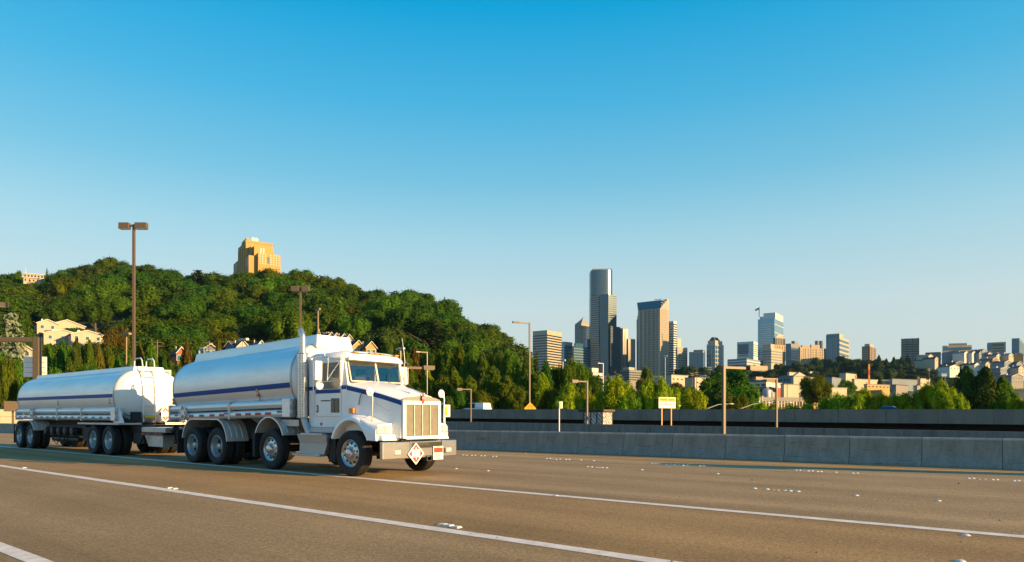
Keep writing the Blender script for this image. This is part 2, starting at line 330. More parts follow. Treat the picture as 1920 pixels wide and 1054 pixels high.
r2 = MB().box(-330, 90, 24.2, 80.5, -1.5, -.9); tag(r2.build('far_road', MT['asphalt2'], rz=ROADROT), kind='structure')
def strip(name, q, w, m, u0=-300, u1=60, gaps=(), kind='structure'):
    b = MB(); n = 240
    us = np.linspace(u0, u1, n)
    e = RNG.normal(0, .004, (n, 2))
    L = [(u, q - w / 2 + e[i, 0], .004) for i, u in enumerate(us)]; Rr = [(u, q + w / 2 + e[i, 1], .004) for i, u in enumerate(us)]
    for i in range(n - 1): b.add([L[i], L[i + 1], Rr[i + 1], Rr[i]], [(0, 1, 2, 3)])
    return tag(b.build(name, m, rz=ROADROT), kind=kind)
strip('lane_marking', 2.2, .17, MT['wpaint']); strip('lane_marking', 5.82, .21, MT['wpaint']); strip('lane_marking', 9.57, .2, MT['wpaint'])
# yellow edge line follows the barrier
PB0, PB1 = gnd(855, 843), gnd(1920, 882); BD = (PB1 - PB0).normalized(); BN = Vector((-BD.y, BD.x, 0))
BROT = math.atan2(BD.y, BD.x)
yl = MB(); ys = np.linspace(-110, 50, 160)
for a, b in zip(ys[:-1], ys[1:]): yl.add([(a, -1.4, .004), (b, -1.4, .004), (b, -1.12, .004), (a, -1.12, .004)], [(0, 1, 2, 3)])
tag(yl.build('lane_marking', MT['ypaint'], loc=PB0, rz=BROT), kind='structure')
# raised markers
dotm = MB().revolve([(0.002, .018), (.026, .017), (.038, .011), (.046, .003), (.048, 0)], (0, 0, 0), 'z', 14).mesh('road_marker', True, 60); dotm.materials.append(MT['dot'])
dotym = dotm.copy(); dotym.materials.clear(); dotym.materials.append(MT['doty'])
barm = MB().box(-.055, .055, -.05, .05, 0, .02, .014).mesh('road_marker', False); barm.materials.append(MT['dot'])
Z7 = lambda p: (840 + p[0] / 5.333, 840 + p[1] / 5.333); Z8 = lambda p: (1200 + p[0] / 5.333, 850 + p[1] / 5.333); Z6 = lambda p: (1280 + p[0] / 3, 840 + p[1] / 3)
rowB = [Z7(p) for p in [(150, 68), (185, 71), (235, 73), (270, 73), (330, 77), (365, 77), (447, 83), (480, 83), (985, 104), (1018, 104), (1080, 112), (1118, 110), (1177, 114), (1210, 114), (1327, 119), (1455, 125)]]
rowB += [Z8(p) for p in [(118, 101), (152, 101), (180, 104), (265, 110), (310, 110), (345, 114), (390, 114), (430, 119), (473, 118), (597, 125), (635, 125), (1560, 168), (1595, 169), (1678, 176), (1718, 176), (1770, 181), (1806, 181)]]
rowB += [Z6(p) for p in [(860, 136), (955, 141), (980, 141), (1605, 170), (1632, 170), (1740, 178), (1765, 178), (1860, 184), (1885, 183)]]
rowA = [Z7(p) for p in [(80, 206), (398, 227), (1395, 187), (1435, 189), (1485, 193), (1515, 195), (1540, 196), (1585, 198)]] + [Z8(p) for p in [(18, 164), (775, 203), (1145, 350), (1270, 358), (1450, 372), (1500, 375), (1578, 381)]] + [Z6(p) for p in [(975, 267), (1437, 297)]]
yel = [Z7((1045, 109)), Z8((212, 106)), Z8((1635, 174)), Z6((1665, 175)), Z6((1695, 175)), Z8((1335, 366)), Z8((1375, 368)), Z7((775, 54))]
for lst, lab, grp, me in [(rowB, 'white raised road dot in the row nearest the concrete barrier', 'dots in the lane row by the barrier', dotm),
                          (rowA, 'white raised road dot in the lane row just beyond the truck lane', 'dots in the middle lane row', dotm),
                          (yel, 'yellowed flat raised road dot among the white ones', 'yellowed road dots', dotym)]:
    for p in lst:
        o = put('road_marker', me, None, None, gnd(p[0], p[1] + .5), random.uniform(0, 3)); tag(o, lab, 'road marker', grp)
        if me is dotym: o.scale = (1, 1, .7)
for p, lab in [((1042.7, 930), 'white raised marker halfway along the farther solid white line'), ((1811, 1004), 'large white raised marker touching the solid white line at right'), ((1801, 1053), 'white raised marker cut by the bottom edge of the picture')]:
    o = put('road_marker', dotm, None, None, gnd(*p), .4); tag(o, lab, 'road marker')
for p, lab in [((830, 984.7), 'first of three white marker bars beside the nearer white line'), ((842, 986.5), 'middle of three white marker bars beside the nearer white line'), ((856, 989.5), 'last of three white marker bars beside the nearer white line'), ((318, 915.6), 'left of two white marker bars at the white line before the truck'), ((327, 917), 'right of two white marker bars at the white line before the truck'), ((45, 877.5), 'lone white marker bar by the nearer line at far left')]:
    o = put('road_marker', barm, None, None, gnd(*p), ROADROT + random.uniform(-.15, .15)); tag(o, lab, 'road marker')
# grit lying on the asphalt
gb = MB()
for i in range(170):
    u, q = random.uniform(-26, 6), random.uniform(1.5, 9.4) if random.random() < .75 else random.uniform(9.8, 20)
    p = road(u, q); s = random.uniform(.006, .016) * (1.8 if random.random() < .06 else 1)
    k = len(gb.v); gb.add([(p.x - s, p.y, .002), (p.x, p.y - s, .003), (p.x + s * 1.1, p.y, .002), (p.x, p.y + s, .002), (p.x, p.y, s * 1.1)], [(0, 1, 4), (1, 2, 4), (2, 3, 4), (3, 0, 4)])
tag(gb.build('grit', MT['asphalt2']), 'scattered small stones and grit lying on the road', 'grit', kind='stuff')
# ---------------------------------------------------------------- barriers
def extrude_profile(prof, L): return MB().prism(prof, 0, L, 'x')
prof = [(0, 0), (0, .05), (.05, .12), (.105, .21), (.15, .32), (.178, .45), (.195, .62), (.2, .712), (.215, .732), (.25, .76), (.28, .779), (.295, .784), (.31, .779), (.34, .76), (.375, .732), (.39, .712), (.395, .62), (.412, .45), (.44, .32), (.485, .21), (.54, .12), (.59, .05), (.59, 0)]
BAR = thing('concrete_barrier', 'pale jointed concrete safety barrier with sunlit top beside the road', 'barrier', PB0, BROT)
def bar_t(px, off=.22):
    k = (px - CX) / FP; A = PB0 + BN * off     # (A+BD t).x = k (A+BD t).y
    return (k * A.y - A.x) / (BD.x - k * BD.y)
jt = [bar_t(p) for p in (873, 938, 1007, 1082, 1165, 1255, 1354, 1465, 1588, 1723, 1880)]
step = (jt[-1] - jt[0]) / 10
jt = [jt[0] - step * i for i in range(34, 0, -1)] + [jt[0] + step * i for i in range(11)] + [jt[-1] + step * i for i in range(1, 12)]
segm = extrude_profile(prof, step - .014).mesh('barrier_segment', True, 30); segm.materials.append(MT['conc'])
for t in jt[:-1]: put('barrier_segment', segm, None, BAR, (t + .007, 0, random.uniform(-.004, .004)))
core = [(y * .86 + .041, z * .97) for y, z in prof]
MB().prism(core, jt[0], jt[-1], 'x').build('core', MT['black'], BAR)
# scuffs left by vehicles are a darker rubbed paint on the face
# rough wall behind the barrier
QW = 45.0
pa, pb = at(600, 786, rayq(600, QW)), at(2300, 817, rayq(2300, QW))
WALL = thing('concrete_wall', 'rough grey concrete wall behind the near barrier', 'wall', (pa.x, pa.y, -.9), math.atan2((pb - pa).y, (pb - pa).x))
LW = (pb - pa).xy.length; za, zb = pa.z + .9, pb.z + .9; nW = 26
for i in range(nW):
    x0, x1 = LW * i / nW + .012, LW * (i + 1) / nW - .012; z0 = za + (zb - za) * x0 / LW; z1 = za + (zb - za) * x1 / LW
    MB().add([(x0, 0, 0), (x1, 0, 0), (x1, .35, 0), (x0, .35, 0), (x0, .03, z0), (x1, .03, z1), (x1, .32, z1), (x0, .32, z0)], [(0, 3, 2, 1), (4, 5, 6, 7), (0, 1, 5, 4), (1, 2, 6, 5), (2, 3, 7, 6), (3, 0, 4, 7)]).build('wall_panel', MT['conc2'], WALL)
MB().prism([(0, 0), (LW, 0), (LW, zb - .06), (0, za - .06)], .08, .28).build('core', MT['conc2'], WALL)
# elevated carriageway: parapet panels, deck, girder
QP = 81.0
def par_pt(px, dz=0): Y = rayq(px, QP); return at(px, 767.5, Y)
e0, e1 = par_pt(330), par_pt(2400)
BR = thing('elevated_roadway', 'long grey concrete parapet of a raised roadway with dark gap below', 'bridge', (e0.x, e0.y, 0), math.atan2((e1 - e0).y, (e1 - e0).x))
LB = (e1 - e0).xy.length; nP = 40
def ztop(x): return e0.z + (e1.z - e0.z) * x / LB
for i in range(nP):
    x0, x1 = LB * i / nP + .02, LB * (i + 1) / nP - .02; d = random.uniform(-.012, .012)
    MB().add([(x0, d, ztop(x0) - 1.45), (x1, d, ztop(x1) - 1.45), (x1, .3, ztop(x1) - 1.45), (x0, .3, ztop(x0) - 1.45), (x0, d + .04, ztop(x0)), (x1, d + .04, ztop(x1)), (x1, .28, ztop(x1)), (x0, .28, ztop(x0))], [(0, 3, 2, 1), (4, 5, 6, 7), (0, 1, 5, 4), (1, 2, 6, 5), (2, 3, 7, 6), (3, 0, 4, 7)]).build('parapet_panel', MT['conc3'], BR)
z0, z1 = ztop(0) - .9, ztop(LB) - .9
MB().add([(0, .1, z0), (LB, .1, z1), (LB, 17, z1), (0, 17, z0), (0, .1, z0 - .5), (LB, .1, z1 - .5), (LB, 17, z1 - .5), (0, 17, z0 - .5)], [(0, 1, 2, 3), (4, 7, 6, 5), (0, 4, 5, 1), (1, 5, 6, 2), (2, 6, 7, 3), (3, 7, 4, 0)]).build('deck', MT['asphalt2'], BR)
MB().prism([(0, -1.6), (LB, -1.6), (LB, z1 - .45), (0, z0 - .45)], 3.5, 16).build('shade_abutment', MT['black'], BR)  # black colour stands in for the shade below the deck
MB().add([(0, 16.7, z0), (LB, 16.7, z1), (LB, 17, z1), (0, 17, z0), (0, 16.7, z0 + .8), (LB, 16.7, z1 + .8), (LB, 17, z1 + .8), (0, 17, z0 + .8)], [(4, 5, 6, 7), (0, 1, 5, 4), (1, 2, 6, 5), (2, 3, 7, 6), (3, 0, 4, 7)]).build('far_parapet', MT['conc3'], BR)
# ---------------------------------------------------------------- tanker truck and trailer
HW = 1.15
TP = Vector(((654.3 - 960) / 84, FP / 84, 0)) + AWAY * HW       # ground below the middle of the front axle
def wheel_meshes():
    ty = [(.30, .035), (.345, .014), (.42, 0), (.475, .01), (.505, .035), (.514, .055)]
    for g_ in (.095, .14, .185): ty += [(.515, g_ - .004), (.503, g_ - .001), (.503, g_ + .009), (.515, g_ + .012)]
    ty += [(.514, .235), (.505, .255), (.475, .278), (.42, .288), (.345, .275), (.30, .25)]
    tyre = MB().revolve(ty, (0, 0, 0), 'y', 36).mesh('tyre', True, 50); tyre.materials.append(MT['rubber'])
    t2 = MB().revolve(ty, (0, 0, 0), 'y', 36); t2.revolve([(r, d + .34) for r, d in ty], (0, 0, 0), 'y', 36)
    t2 = t2.mesh('tyre', True, 50); t2.materials.append(MT['rubber'])
    f = MB().revolve([(.31, .03), (.298, .022), (.285, .035), (.278, .06), (.25, .072), (.19, .05), (.165, .045), (.12, .04), (.115, .0), (.1, -.03), (.06, -.045), (.001, -.05)], (0, 0, 0), 'y', 32).mesh('rim', True, 40); f.materials.append(MT['chrome'])
    fh = MB()
    for k in range(10):
        t = 2 * math.pi * k / 10; c, s = math.cos(t), math.sin(t)
        fh.revolve([(.001, .048), (.028, .05), (.03, .062)], (c * .222, 0, s * .222), 'y', 10)
    fh = fh.mesh('hand_holes', False); fh.materials.append(MT['black'])
    nu = MB()
    for k in range(10):
        t = 2 * math.pi * (k + .5) / 10; c, s = math.cos(t), math.sin(t)
        nu.revolve([(.001, .0), (.014, .004), (.018, .05)], (c * .145, 0, s * .145), 'y', 8)
    nu = nu.mesh('wheel_nuts', True); nu.materials.append(MT['chrome'])
    d = MB().revolve([(.31, .03), (.298, .022), (.288, .05), (.275, .09), (.272, .11), (.262, .17), (.25, .19)], (0, 0, 0), 'y', 32).mesh('rim', True, 40); d.materials.append(MT['alu_dull'])
    dd = MB().revolve([(.255, .185), (.2, .2), (.11, .19), (.105, .19)], (0, 0, 0), 'y', 24).mesh('rim_disc', True); dd.materials.append(MT['black'])
    dh = MB().revolve([(.09, .2), (.085, .1), (.07, .08), (.035, .07), (.001, .068)], (0, 0, 0), 'y', 20).mesh('hub', True); dh.materials.append(MT['alu_dull'])
    return tyre, t2, f, fh, nu, d, dd, dh
WM = wheel_meshes()
def wheel(par, x, side, kind):
    rz = 0 if side < 0 else math.pi
    w = put('wheel', WM[0] if kind == 'front' else WM[1], None, par, (x, side * HW, .515), rz)
    for nm, me in ([('rim', WM[2]), ('hand_holes', WM[3]), ('wheel_nuts', WM[4])] if kind == 'front' else [('rim', WM[5]), ('rim_disc', WM[6]), ('hub', WM[7])]):
        o = put(nm, me, None, w); o.rotation_euler = (0, random.uniform(0, 6), 0)
    return w
def se_ring(x, c, a, b, s=1.0, n=48, e=2.35):
    g = []
    for k in range(n):
        t = 2 * math.pi * k / n; cs, sn = math.cos(t), math.sin(t)
        g.append((x, a * s * math.copysign(abs(cs) ** (2 / e), cs), c + b * s * math.copysign(abs(sn) ** (2 / e), sn)))
    return g
def se_y(dz, a, b, e=2.35): return a * (1 - min(1, abs(dz) / b) ** e) ** (1 / e)
HEAD = [(0, 1), (.05, .99), (.1, .965), (.15, .92), (.2, .85), (.245, .74), (.28, .6), (.31, .42), (.33, .22), (.335, .01)]
def tank(par, x0, x1, c0, c1, a, b, headmat):
    cz = lambda x: c0 + (c1 - c0) * (x - x0) / (x1 - x0)
    xs = np.linspace(x0, x1, 7)
    sh = MB().loft([se_ring(x, cz(x), a, b) for x in xs], cap=False).build('tank_shell', MT['alu'], par, True, ang=60)
    for xe, sg in ((x1, 1), (x0, -1)):
        MB().loft([se_ring(xe + sg * o_, cz(xe), a, b, s) for o_, s in HEAD], cap=False).build('tank_head', headmat if sg > 0 else MT['alu'], par, True, ang=80)
        MB().loft([se_ring(xe + sg * o_, cz(xe), a + .008, b + .008) for o_ in (-.03, -.0298, .0, .03)], cap=False).build('head_seam', MT['alu_dull'], par, True)
    for k in (1, 2, 3):
        xm = x0 + (x1 - x0) * k / 4
        MB().loft([se_ring(xm + o_, cz(xm), a + .002, b + .002) for o_ in (-.012, .012)], cap=False).build('weld_seam', MT['alu'], par, True)
    return cz
def stripe(par, x0, x1, cz, dz0, dz1, a, b, name='tank_stripe'):
    for sg in (-1, 1):
        m = MB(); rows = []
        for x in np.linspace(x0, x1, 5):
            rows.append([(x, sg * (se_y(d, a, b) + .006), cz(x) + d) for d in np.linspace(dz0, dz1, 3)])
        m.loft(rows, cap=False, close=False).build(name, MT['blue'], par)
def catwalk(par, x0, x1, cz, hw, zb0, zt0, cz0, front_white):
    off = lambda x: cz(x) - cz0
    m = MB(); rings = []
    for x, t in ((x0, 0), (x1, 0)):
        d = .07 if x == x1 else -.05
        rings.append([(x + d, -hw - .06, zb0 + off(x)), (x + d, hw + .06, zb0 + off(x)), (x, hw, zt0 + off(x)), (x, -hw, zt0 + off(x))])
    m.loft(rings, cap=True); c = m.build('catwalk', MT['alu'], par, bevel=.015)
    f = MB().add([(x1 + .074, -hw - .05, zb0 - .02 + off(x1)), (x1 + .074, hw + .05, zb0 - .02 + off(x1)), (x1 + .01, hw - .01, zt0 + off(x1) - .01), (x1 + .01, -hw + .01, zt0 + off(x1) - .01)], [(0, 1, 2, 3)])
    if front_white: f.build('catwalk_front', MT['white'], par)
    return c
def placard(par, c, nrm, s=.135, num='3'):
    # diamond plate, white ground with red corners; nrm: 'x' faces forward, 'y' faces the near side
    def P(a, b, d): return (c[0] + d, c[1] + a, c[2] + b) if nrm == 'x' else (c[0] + a, c[1] - d, c[2] + b)
    def flat(pts, d, m, nm, pr):
        b_ = MB().add([P(a * s * 2, b * s * 2, d) for a, b in pts], [tuple(range(len(pts)))]); return b_.build(nm, m, pr)
    b_ = MB().loft([[P(0, -s * 2, 0), P(s * 2, 0, 0), P(0, s * 2, 0), P(-s * 2, 0, 0)], [P(0, -s * 2, .012), P(s * 2, 0, .012), P(0, s * 2, .012), P(-s * 2, 0, .012)]])
    pl = b_.build('placard', MT['signwhite'], par)
    for pts in ([(0, .84), (.42, .4), (-.42, .4)], [(0, -.84), (-.46, -.36), (.46, -.36)], [(-.84, 0), (-.5, -.3), (-.5, .3)], [(.84, 0), (.5, .3), (.5, -.3)]): flat(pts, .0145, MT['deepred'], 'placard_mark', pl)
    for pts in ([(-.36, .3), (.36, .3), (.36, .35), (-.36, .35)], [(-.42, -.34), (.42, -.34), (.42, -.29), (-.42, -.29)]): flat(pts, .0145, MT['deepred'], 'placard_mark', pl)
    flat([(0, .62), (.1, .44), (-.1, .44)], .016, MT['signwhite'], 'placard_flame', pl)
    tm_ = text_mesh(num, s * .62); o = put('placard_number', tm_, MT['signwhite'], pl)
    o.location = P(0, -s * .98, .0165); o.rotation_euler = (R(90), 0, R(90)) if nrm == 'x' else (R(90), 0, 0)
    return pl
def lamp_pair(par, x, y, z):
    l = MB().box(x - .03, x + .03, y - .012, y + .06, z - .11, z + .09).build('marker_lamp_bracket', MT['alu_dull'], par)
    for dz in (.04, -.06): MB().revolve([(.001, -.035), (.03, -.03), (.036, -.012)], (x, y, z + dz), 'y', 12).build('marker_lamp', MT['amber'], l, True)
    MB().tube([(x + .03, y + .03, z - .02), (x + .07, y + .03, z - .06), (x + .08, y + .04, z - .2)], .008, 6).build('cable', MT['black'], l)
def hose_tubes(par, x0, x1, zr, zf, joints, endbox=True):
    zz = lambda x: zr + (zf - zr) * (x - x0) / (x1 - x0)
    for dz, nm in ((.16, 'hose_tube'), (-.075, 'hose_tube')):
        for sg in (-1, 1):
            xs = [x0] + joints + [x1]
            for a, b in zip(xs[:-1], xs[1:]): MB().cyl((a + .02, sg * 1.06, zz(a) + dz), (b - .02, sg * 1.06, zz(b) + dz), .1, n=18).build(nm, MT['alu'], par, True)
    for x in [x0 + .06] + joints + ([] if endbox else [x1]):
        for sg in (-1, 1): MB().box(x - .05, x + .05, min(sg * .9, sg * 1.172), max(sg * .9, sg * 1.172), zz(x) - .2, zz(x) + .275).build('tube_bracket', MT['alu_dull'], par, bevel=.01)
    for sg in (-1, 1):
        if endbox:
            MB().box(x1 - .34, x1 - .02, min(sg * .9, sg * 1.175), max(sg * .9, sg * 1.175), zz(x1) - .18, zz(x1) + .28).build('tube_end_box', MT['alu'], par, bevel=.02)
            for dz in (.16, -.075): MB().revolve([(.105, -.02), (.112, .05), (.1, .075), (.001, .078)], (x1 - .02, sg * 1.06, zz(x1) + dz), 'x', 18).build('tube_cap', MT['alu_dull'], par, True)
        MB().box(x0, x1 - 1.9, sg * 1.0 - .05, sg * 1.0 + .05, zz(x0) + .255, zz(x0) + .275).build('tube_lid', MT['alu'], par)
    return zz
def arch_fender(par, cx, a, b, z0, ys, t0, t1, m, flat=0.0, ribs=True, lip=.03, name='fender'):
    # half-barrel mudguard: ellipse (a,b) about (cx,z0); flat: extra straight length on top
    for sg in (-1, 1):
        rings = []; ths_ = np.linspace(R(t0), R(t1), 22)
        for th in ths_:
            x = cx + math.cos(th) * a + (flat / 2 if math.cos(th) > 0 else -flat / 2); z = z0 + math.sin(th) * b
            ny, nz = math.cos(th), math.sin(th); o_, i_ = sg * ys[1], sg * ys[0]
            rings.append([(x, i_, z), (x, o_, z), (x - ny * lip, o_, z - nz * lip), (x - ny * .015, o_ - sg * .012, z - nz * .015), (x - ny * .012, i_, z - nz * .012)])
        f = MB().loft(rings).build(name, m, par, True, ang=45)
        if ribs:
            for k in range(3):
                y = sg * (ys[0] + (ys[1] - ys[0]) * (k + 1) / 4); p = []
                for th in ths_[1:-1]:
                    x = cx + math.cos(th) * a + (flat / 2 if math.cos(th) > 0 else -flat / 2); p.append((x, y, z0 + math.sin(th) * b + .001))
                MB().tube(p, .009, 5).build('fender_rib', m, f)
def build_truck():
    T = thing('tanker_truck', 'white day cab tanker truck with polished tank and blue stripe', 'truck', TP, ROADROT)
    # chassis
    for sg in (-1, 1): MB().box(-8.7, .95, sg * .45 - .05, sg * .45 + .05, .72, 1.02).build('frame_rail', MT['black'], T)
    MB().box(-8.6, -2.1, -.42, .42, .74, 1.3).build('tank_cradle', MT['black'], T)
    for x in (0, -3.21, -5.9, -7.29): MB().cyl((x, -.95, .52), (x, .95, .52), .09, n=12).revolve([(.001, -.22), (.2, -.12), (.2, .12), (.001, .22)], (x, 0, .52), 'y', 12).build('axle', MT['black'], T)
    MB().box(-.5, .8, -.4, .4, .5, 1.2).build('engine_block', MT['black'], T)
    MB().cyl((-5.8, .1, .62), (-1.6, .1, .75), .07, n=10).build('drive_shaft', MT['dirty'], T)
    for sg in (-1, 1):
        for x, k in ((0, 'front'), (-3.21, 'front'), (-5.9, 'dual'), (-7.29, 'dual')): wheel(T, x, sg, k)
    # hood
    st = [(-.42, .885, 2.07, 2.19), (.1, .8, 1.965, 2.09), (.6, .69, 1.845, 1.975), (1.0, .59, 1.73, 1.86), (1.1, .575, 1.70, 1.83)]
    def hs(x, hw, zs, zt, zb=.86):
        half = [(hw + .03, zb), (hw + .015, zb + .3), (hw, zs - .1), (hw - .002, zs - .02), (hw - .03, zs + .015), (hw - .1, zs + .035), (hw * .55, zt - .035), (hw * .28, zt - .012)]
        return [(x, -y, z) for y, z in half] + [(x, 0, zt)] + [(x, y, z) for y, z in reversed(half)]
    hood = MB().loft([hs(*s_) for s_ in st], cap=True).build('hood', MT['white'], T, True, ang=40)
    for sg in (-1, 1):
        rows = [[(x, sg * (hw + .006), zs - .118), (x, sg * (hw + .005), zs - .012)] for x, hw, zs, zt in st]
        MB().loft(rows, cap=False, close=False).build('hood_stripe', MT['blue'], hood)
        MB().tube([(.08, sg * .83, 1.9), (.02, sg * .845, 1.82), (-.02, sg * .86, 1.6)], .012, 6).build('hood_vent', MT['black'], hood)
        MB().box(-.3, -.14, min(sg * .88, sg * .93), max(sg * .88, sg * .93), 1.42, 1.53).build('turn_signal', MT['amber'], hood, bevel=.01)
    for sg in (-.28, .28): MB().tube([(-.4, sg * 1.2, 2.172), (1.0, sg * .72, 1.862)], .012, 5).build('hood_crease', MT['white'], hood)
    # grille
    GX = 1.115
    fr = MB(); fr.box(GX, GX + .05, -.58, -.49, .85, 1.69).box(GX, GX + .05, .49, .58, .85, 1.69).box(GX, GX + .05, -.49, .49, 1.6, 1.69).box(GX, GX + .05, -.49, .49, .83, .905)
    gs = fr.build('grille_surround', MT['white'], T, bevel=.015)
    MB().box(GX - .02, GX + .005, -.5, .5, .88, 1.62).build('radiator', MT['black'], T)
    sl_ = MB()
    for i in range(36):
        z = .915 + i * (1.595 - .915) / 36; sl_.add([(GX + .03, -.487, z), (GX + .03, .487, z), (GX + .008, .487, z + .0135), (GX + .008, -.487, z + .0135), (GX + .008, -.487, z), (GX + .008, .487, z)], [(0, 1, 2, 3), (4, 5, 1, 0)])
    sl_.build('grille_louvers', MT['grille'], T)
    for y in (-.245, 0, .245): MB().box(GX + .02, GX + .04, y - .011, y + .011, .907, 1.598).build('grille_bar', MT['grille'], T)
    tp = [(-.575, 1.695), (.575, 1.695), (.57, 1.72), (.45, 1.755), (.25, 1.79), (0, 1.81), (-.25, 1.79), (-.45, 1.755), (-.57, 1.72)]
    MB().prism(tp, 1.1, 1.135, 'x').build('grille_crown', MT['greyp'], T)
    em = MB().prism([(-.03, 1.63), (.03, 1.63), (.036, 1.72), (.03, 1.83), (0, 1.86), (-.03, 1.83), (-.036, 1.72)], GX + .05, GX + .075, 'x').build('emblem', MT['red'], T, bevel=.008)
    MB().prism([(-.045, 1.73), (.045, 1.73), (.045, 1.775), (-.045, 1.775)], GX + .07, GX + .08, 'x').build('emblem_band', MT['chrome'], em)
    # front fenders
    for sg in (-1, 1):
        rings = []
        for th in np.linspace(R(155), R(24), 20):
            cs, sn = math.cos(th), math.sin(th); ring = []
            for dr, y in ((0, .5), (0, 1.13), (.015, 1.15), (.07, 1.145), (.13, 1.10), (.155, 1.0), (.17, .5)):
                ring.append((cs * (.67 + dr), sg * y, .515 + sn * (.735 + dr * .8)))
            rings.append(ring)
        MB().loft(rings).build('front_fender', MT['white'], T, True, ang=50)
        nose = []
        for x, zt, zb, yo in ((.28, 1.34, 1.16, 1.11), (.42, 1.29, 1.05, 1.125), (.6, 1.215, .83, 1.13), (.74, 1.18, .81, 1.125), (.86, 1.165, .81, 1.1)):
            nose.append([(x, sg * y, z) for y, z in ((.5, zb), (yo, zb), (yo + .012, (zb + zt) / 2), (yo - .01, zt - .05), (yo - .07, zt), (.5, zt + .03))])
        n_ = MB().loft(nose).build('fender_nose', MT['white'], T, True, ang=45)
        MB().loft([[(.55, sg * .5, .81), (.55, sg * 1.12, .81), (.55, sg * 1.12, .95), (.55, sg * .5, .95)], [(1.0, sg * .5, .81), (1.0, sg * 1.02, .81), (.95, sg * 1.0, .94), (.95, sg * .5, .94)]]).build('fender_apron', MT['white'], T, bevel=.02)
        hl = MB().box(.84, .885, min(sg * .7, sg * 1.09), max(sg * .7, sg * 1.09), .955, 1.125).build('headlamp', MT['chrome'], T, bevel=.012)
        for y in (.795, .99): MB().box(.87, .895, sg * y - .085, sg * y + .085, .975, 1.105).build('headlamp_lens', MT['lens'], hl, bevel=.012)
        # mirrors on stalks from the fenders
        dx = .08 if sg < 0 else .36
        ms_ = MB().tube([(dx + .5, sg * .97, 1.2), (dx + .52, sg * .97, 1.74), (dx + .5, sg * .97, 1.86), (dx + .42, sg * .97, 1.885)], .013, 8).tube([(dx + .52, sg * .97, 1.68), (.8, sg * .66, 1.47)], .009, 6).tube([(.51, sg * .98, 1.36), (.28, sg * .9, 1.32)], .009, 6).build('mirror_stalk', MT['chrome'], T, True)
        MB().revolve([(.001, .04), (.05, .034), (.095, .012), (.1, -.004), (.001, -.012)], (dx + .42, sg * .97, 1.885), 'x', 22).build('round_mirror', MT['white'], ms_, True)
    # bumper
    bm = MB().box(1.03, 1.13, -1.14, 1.135, .41, .785).build('bumper', MT['bumper'], T, bevel=.018)
    MB().box(1.1, 1.134, -.33, .62, .63, .755).build('bumper_slot', MT['black'], bm)
    MB().box(1.12, 1.142, -.335, .2, .69, .75).build('bumper_step', MT['dirty'], bm)
    MB().box(1.05, 1.15, -.36, -.33, .41, .79).build('bumper_rib', MT['bumper'], bm); MB().box(1.05, 1.15, .62, .645, .41, .79).build('bumper_rib', MT['bumper'], bm)
    for y in (-.72, .86): 
        fg = MB().box(1.125, 1.145, y - .1, y + .1, .5, .62).build('fog_lamp', MT['chrome'], bm, bevel=.01); MB().box(1.143, 1.15, y - .075, y + .075, .515, .605).build('fog_lens', MT['lens'], fg)
    MB().box(.95, 1.06, -.55, .58, .80, .845).build('bumper_gap_bar', MT['black'], T)
    MB().box(1.04, 1.16, .13, .29, .33, .345).box(1.04, 1.16, .13, .29, .44, .455).box(1.04, 1.16, .13, .145, .345, .44).box(1.04, 1.16, .275, .29, .345, .44).build('tow_hitch', MT['dirty'], bm)
    placard(T, (1.155, -.21, .51), 'x', .123)
    pl = MB().box(1.15, 1.162, .33, .65, .345, .655).build('plate', MT['signwhite'], T, bevel=.008)
    MB().box(1.163, 1.168, .35, .63, .51, .62).build('plate_field', MT['deepred'], pl); MB().box(1.163, 1.168, .44, .54, .625, .655).build('plate_tag', MT['signyellow'], pl)
    for z in (.36, .395, .43, .465): MB().box(1.163, 1.167, .36 + (.03 if z > .4 else .06), .62 - (.03 if z > .4 else .06), z, z + .014).build('plate_line', MT['red'], pl)
    MB().box(1.131, 1.14, .7, .75, .49, .6).build('bumper_hole', MT['black'], bm)
    # cab
    CW = .9
    cab = MB(); cab.box(-1.88, -1.83, -CW, CW, 1.08, 2.7); cab.box(-1.83, -.42, -CW + .05, CW - .05, 1.08, 1.16); cab.box(-.47, -.42, -CW + .05, CW - .05, 1.16, 2.12)
    for sg in (-1, 1):
        o_, i_ = sg * CW, sg * (CW - .05); a, b = min(o_, i_), max(o_, i_)
        cab.box(-1.83, -.42, a, b, 1.08, 1.99); cab.box(-1.83, -1.55, a, b, 1.99, 2.7); cab.box(-1.55, -.58, a, b, 2.64, 2.7); cab.box(-.62, -.58, a, b, 1.99, 2.64)
        cab.loft([[(-.62, b if sg > 0 else a, 1.99), (-.40, sg * .86, 1.99), (-.42, sg * .78, 1.99), (-.6, i_, 1.99)], [(-.62, b if sg > 0 else a, 2.7), (-.55, sg * .84, 2.7), (-.58, sg * .77, 2.7), (-.62, i_, 2.7)]])
    cabo = cab.build('cab', MT['white'], T, bevel=.012)
    MB().loft([[(x, y, z) for x, y in ((x0, -w), (x0 + .1, -w - .03), (x1 - .2, -w - .03), (x1 - .05, -w * .8), (x1, -w * .4), (x1 + .015, 0), (x1, w * .4), (x1 - .05, w * .8), (x1 - .2, w + .03), (x0 + .1, w + .03), (x0, w))] for x0, x1, w, z in
              ((-1.9, -.42, .885, 2.66), (-1.9, -.40, .885, 2.74), (-1.88, -.43, .86, 2.8), (-1.83, -.5, .8, 2.85), (-1.75, -.6, .7, 2.885), (-1.6, -.75, .5, 2.905))]).build('roof', MT['white'], T, True, ang=50)
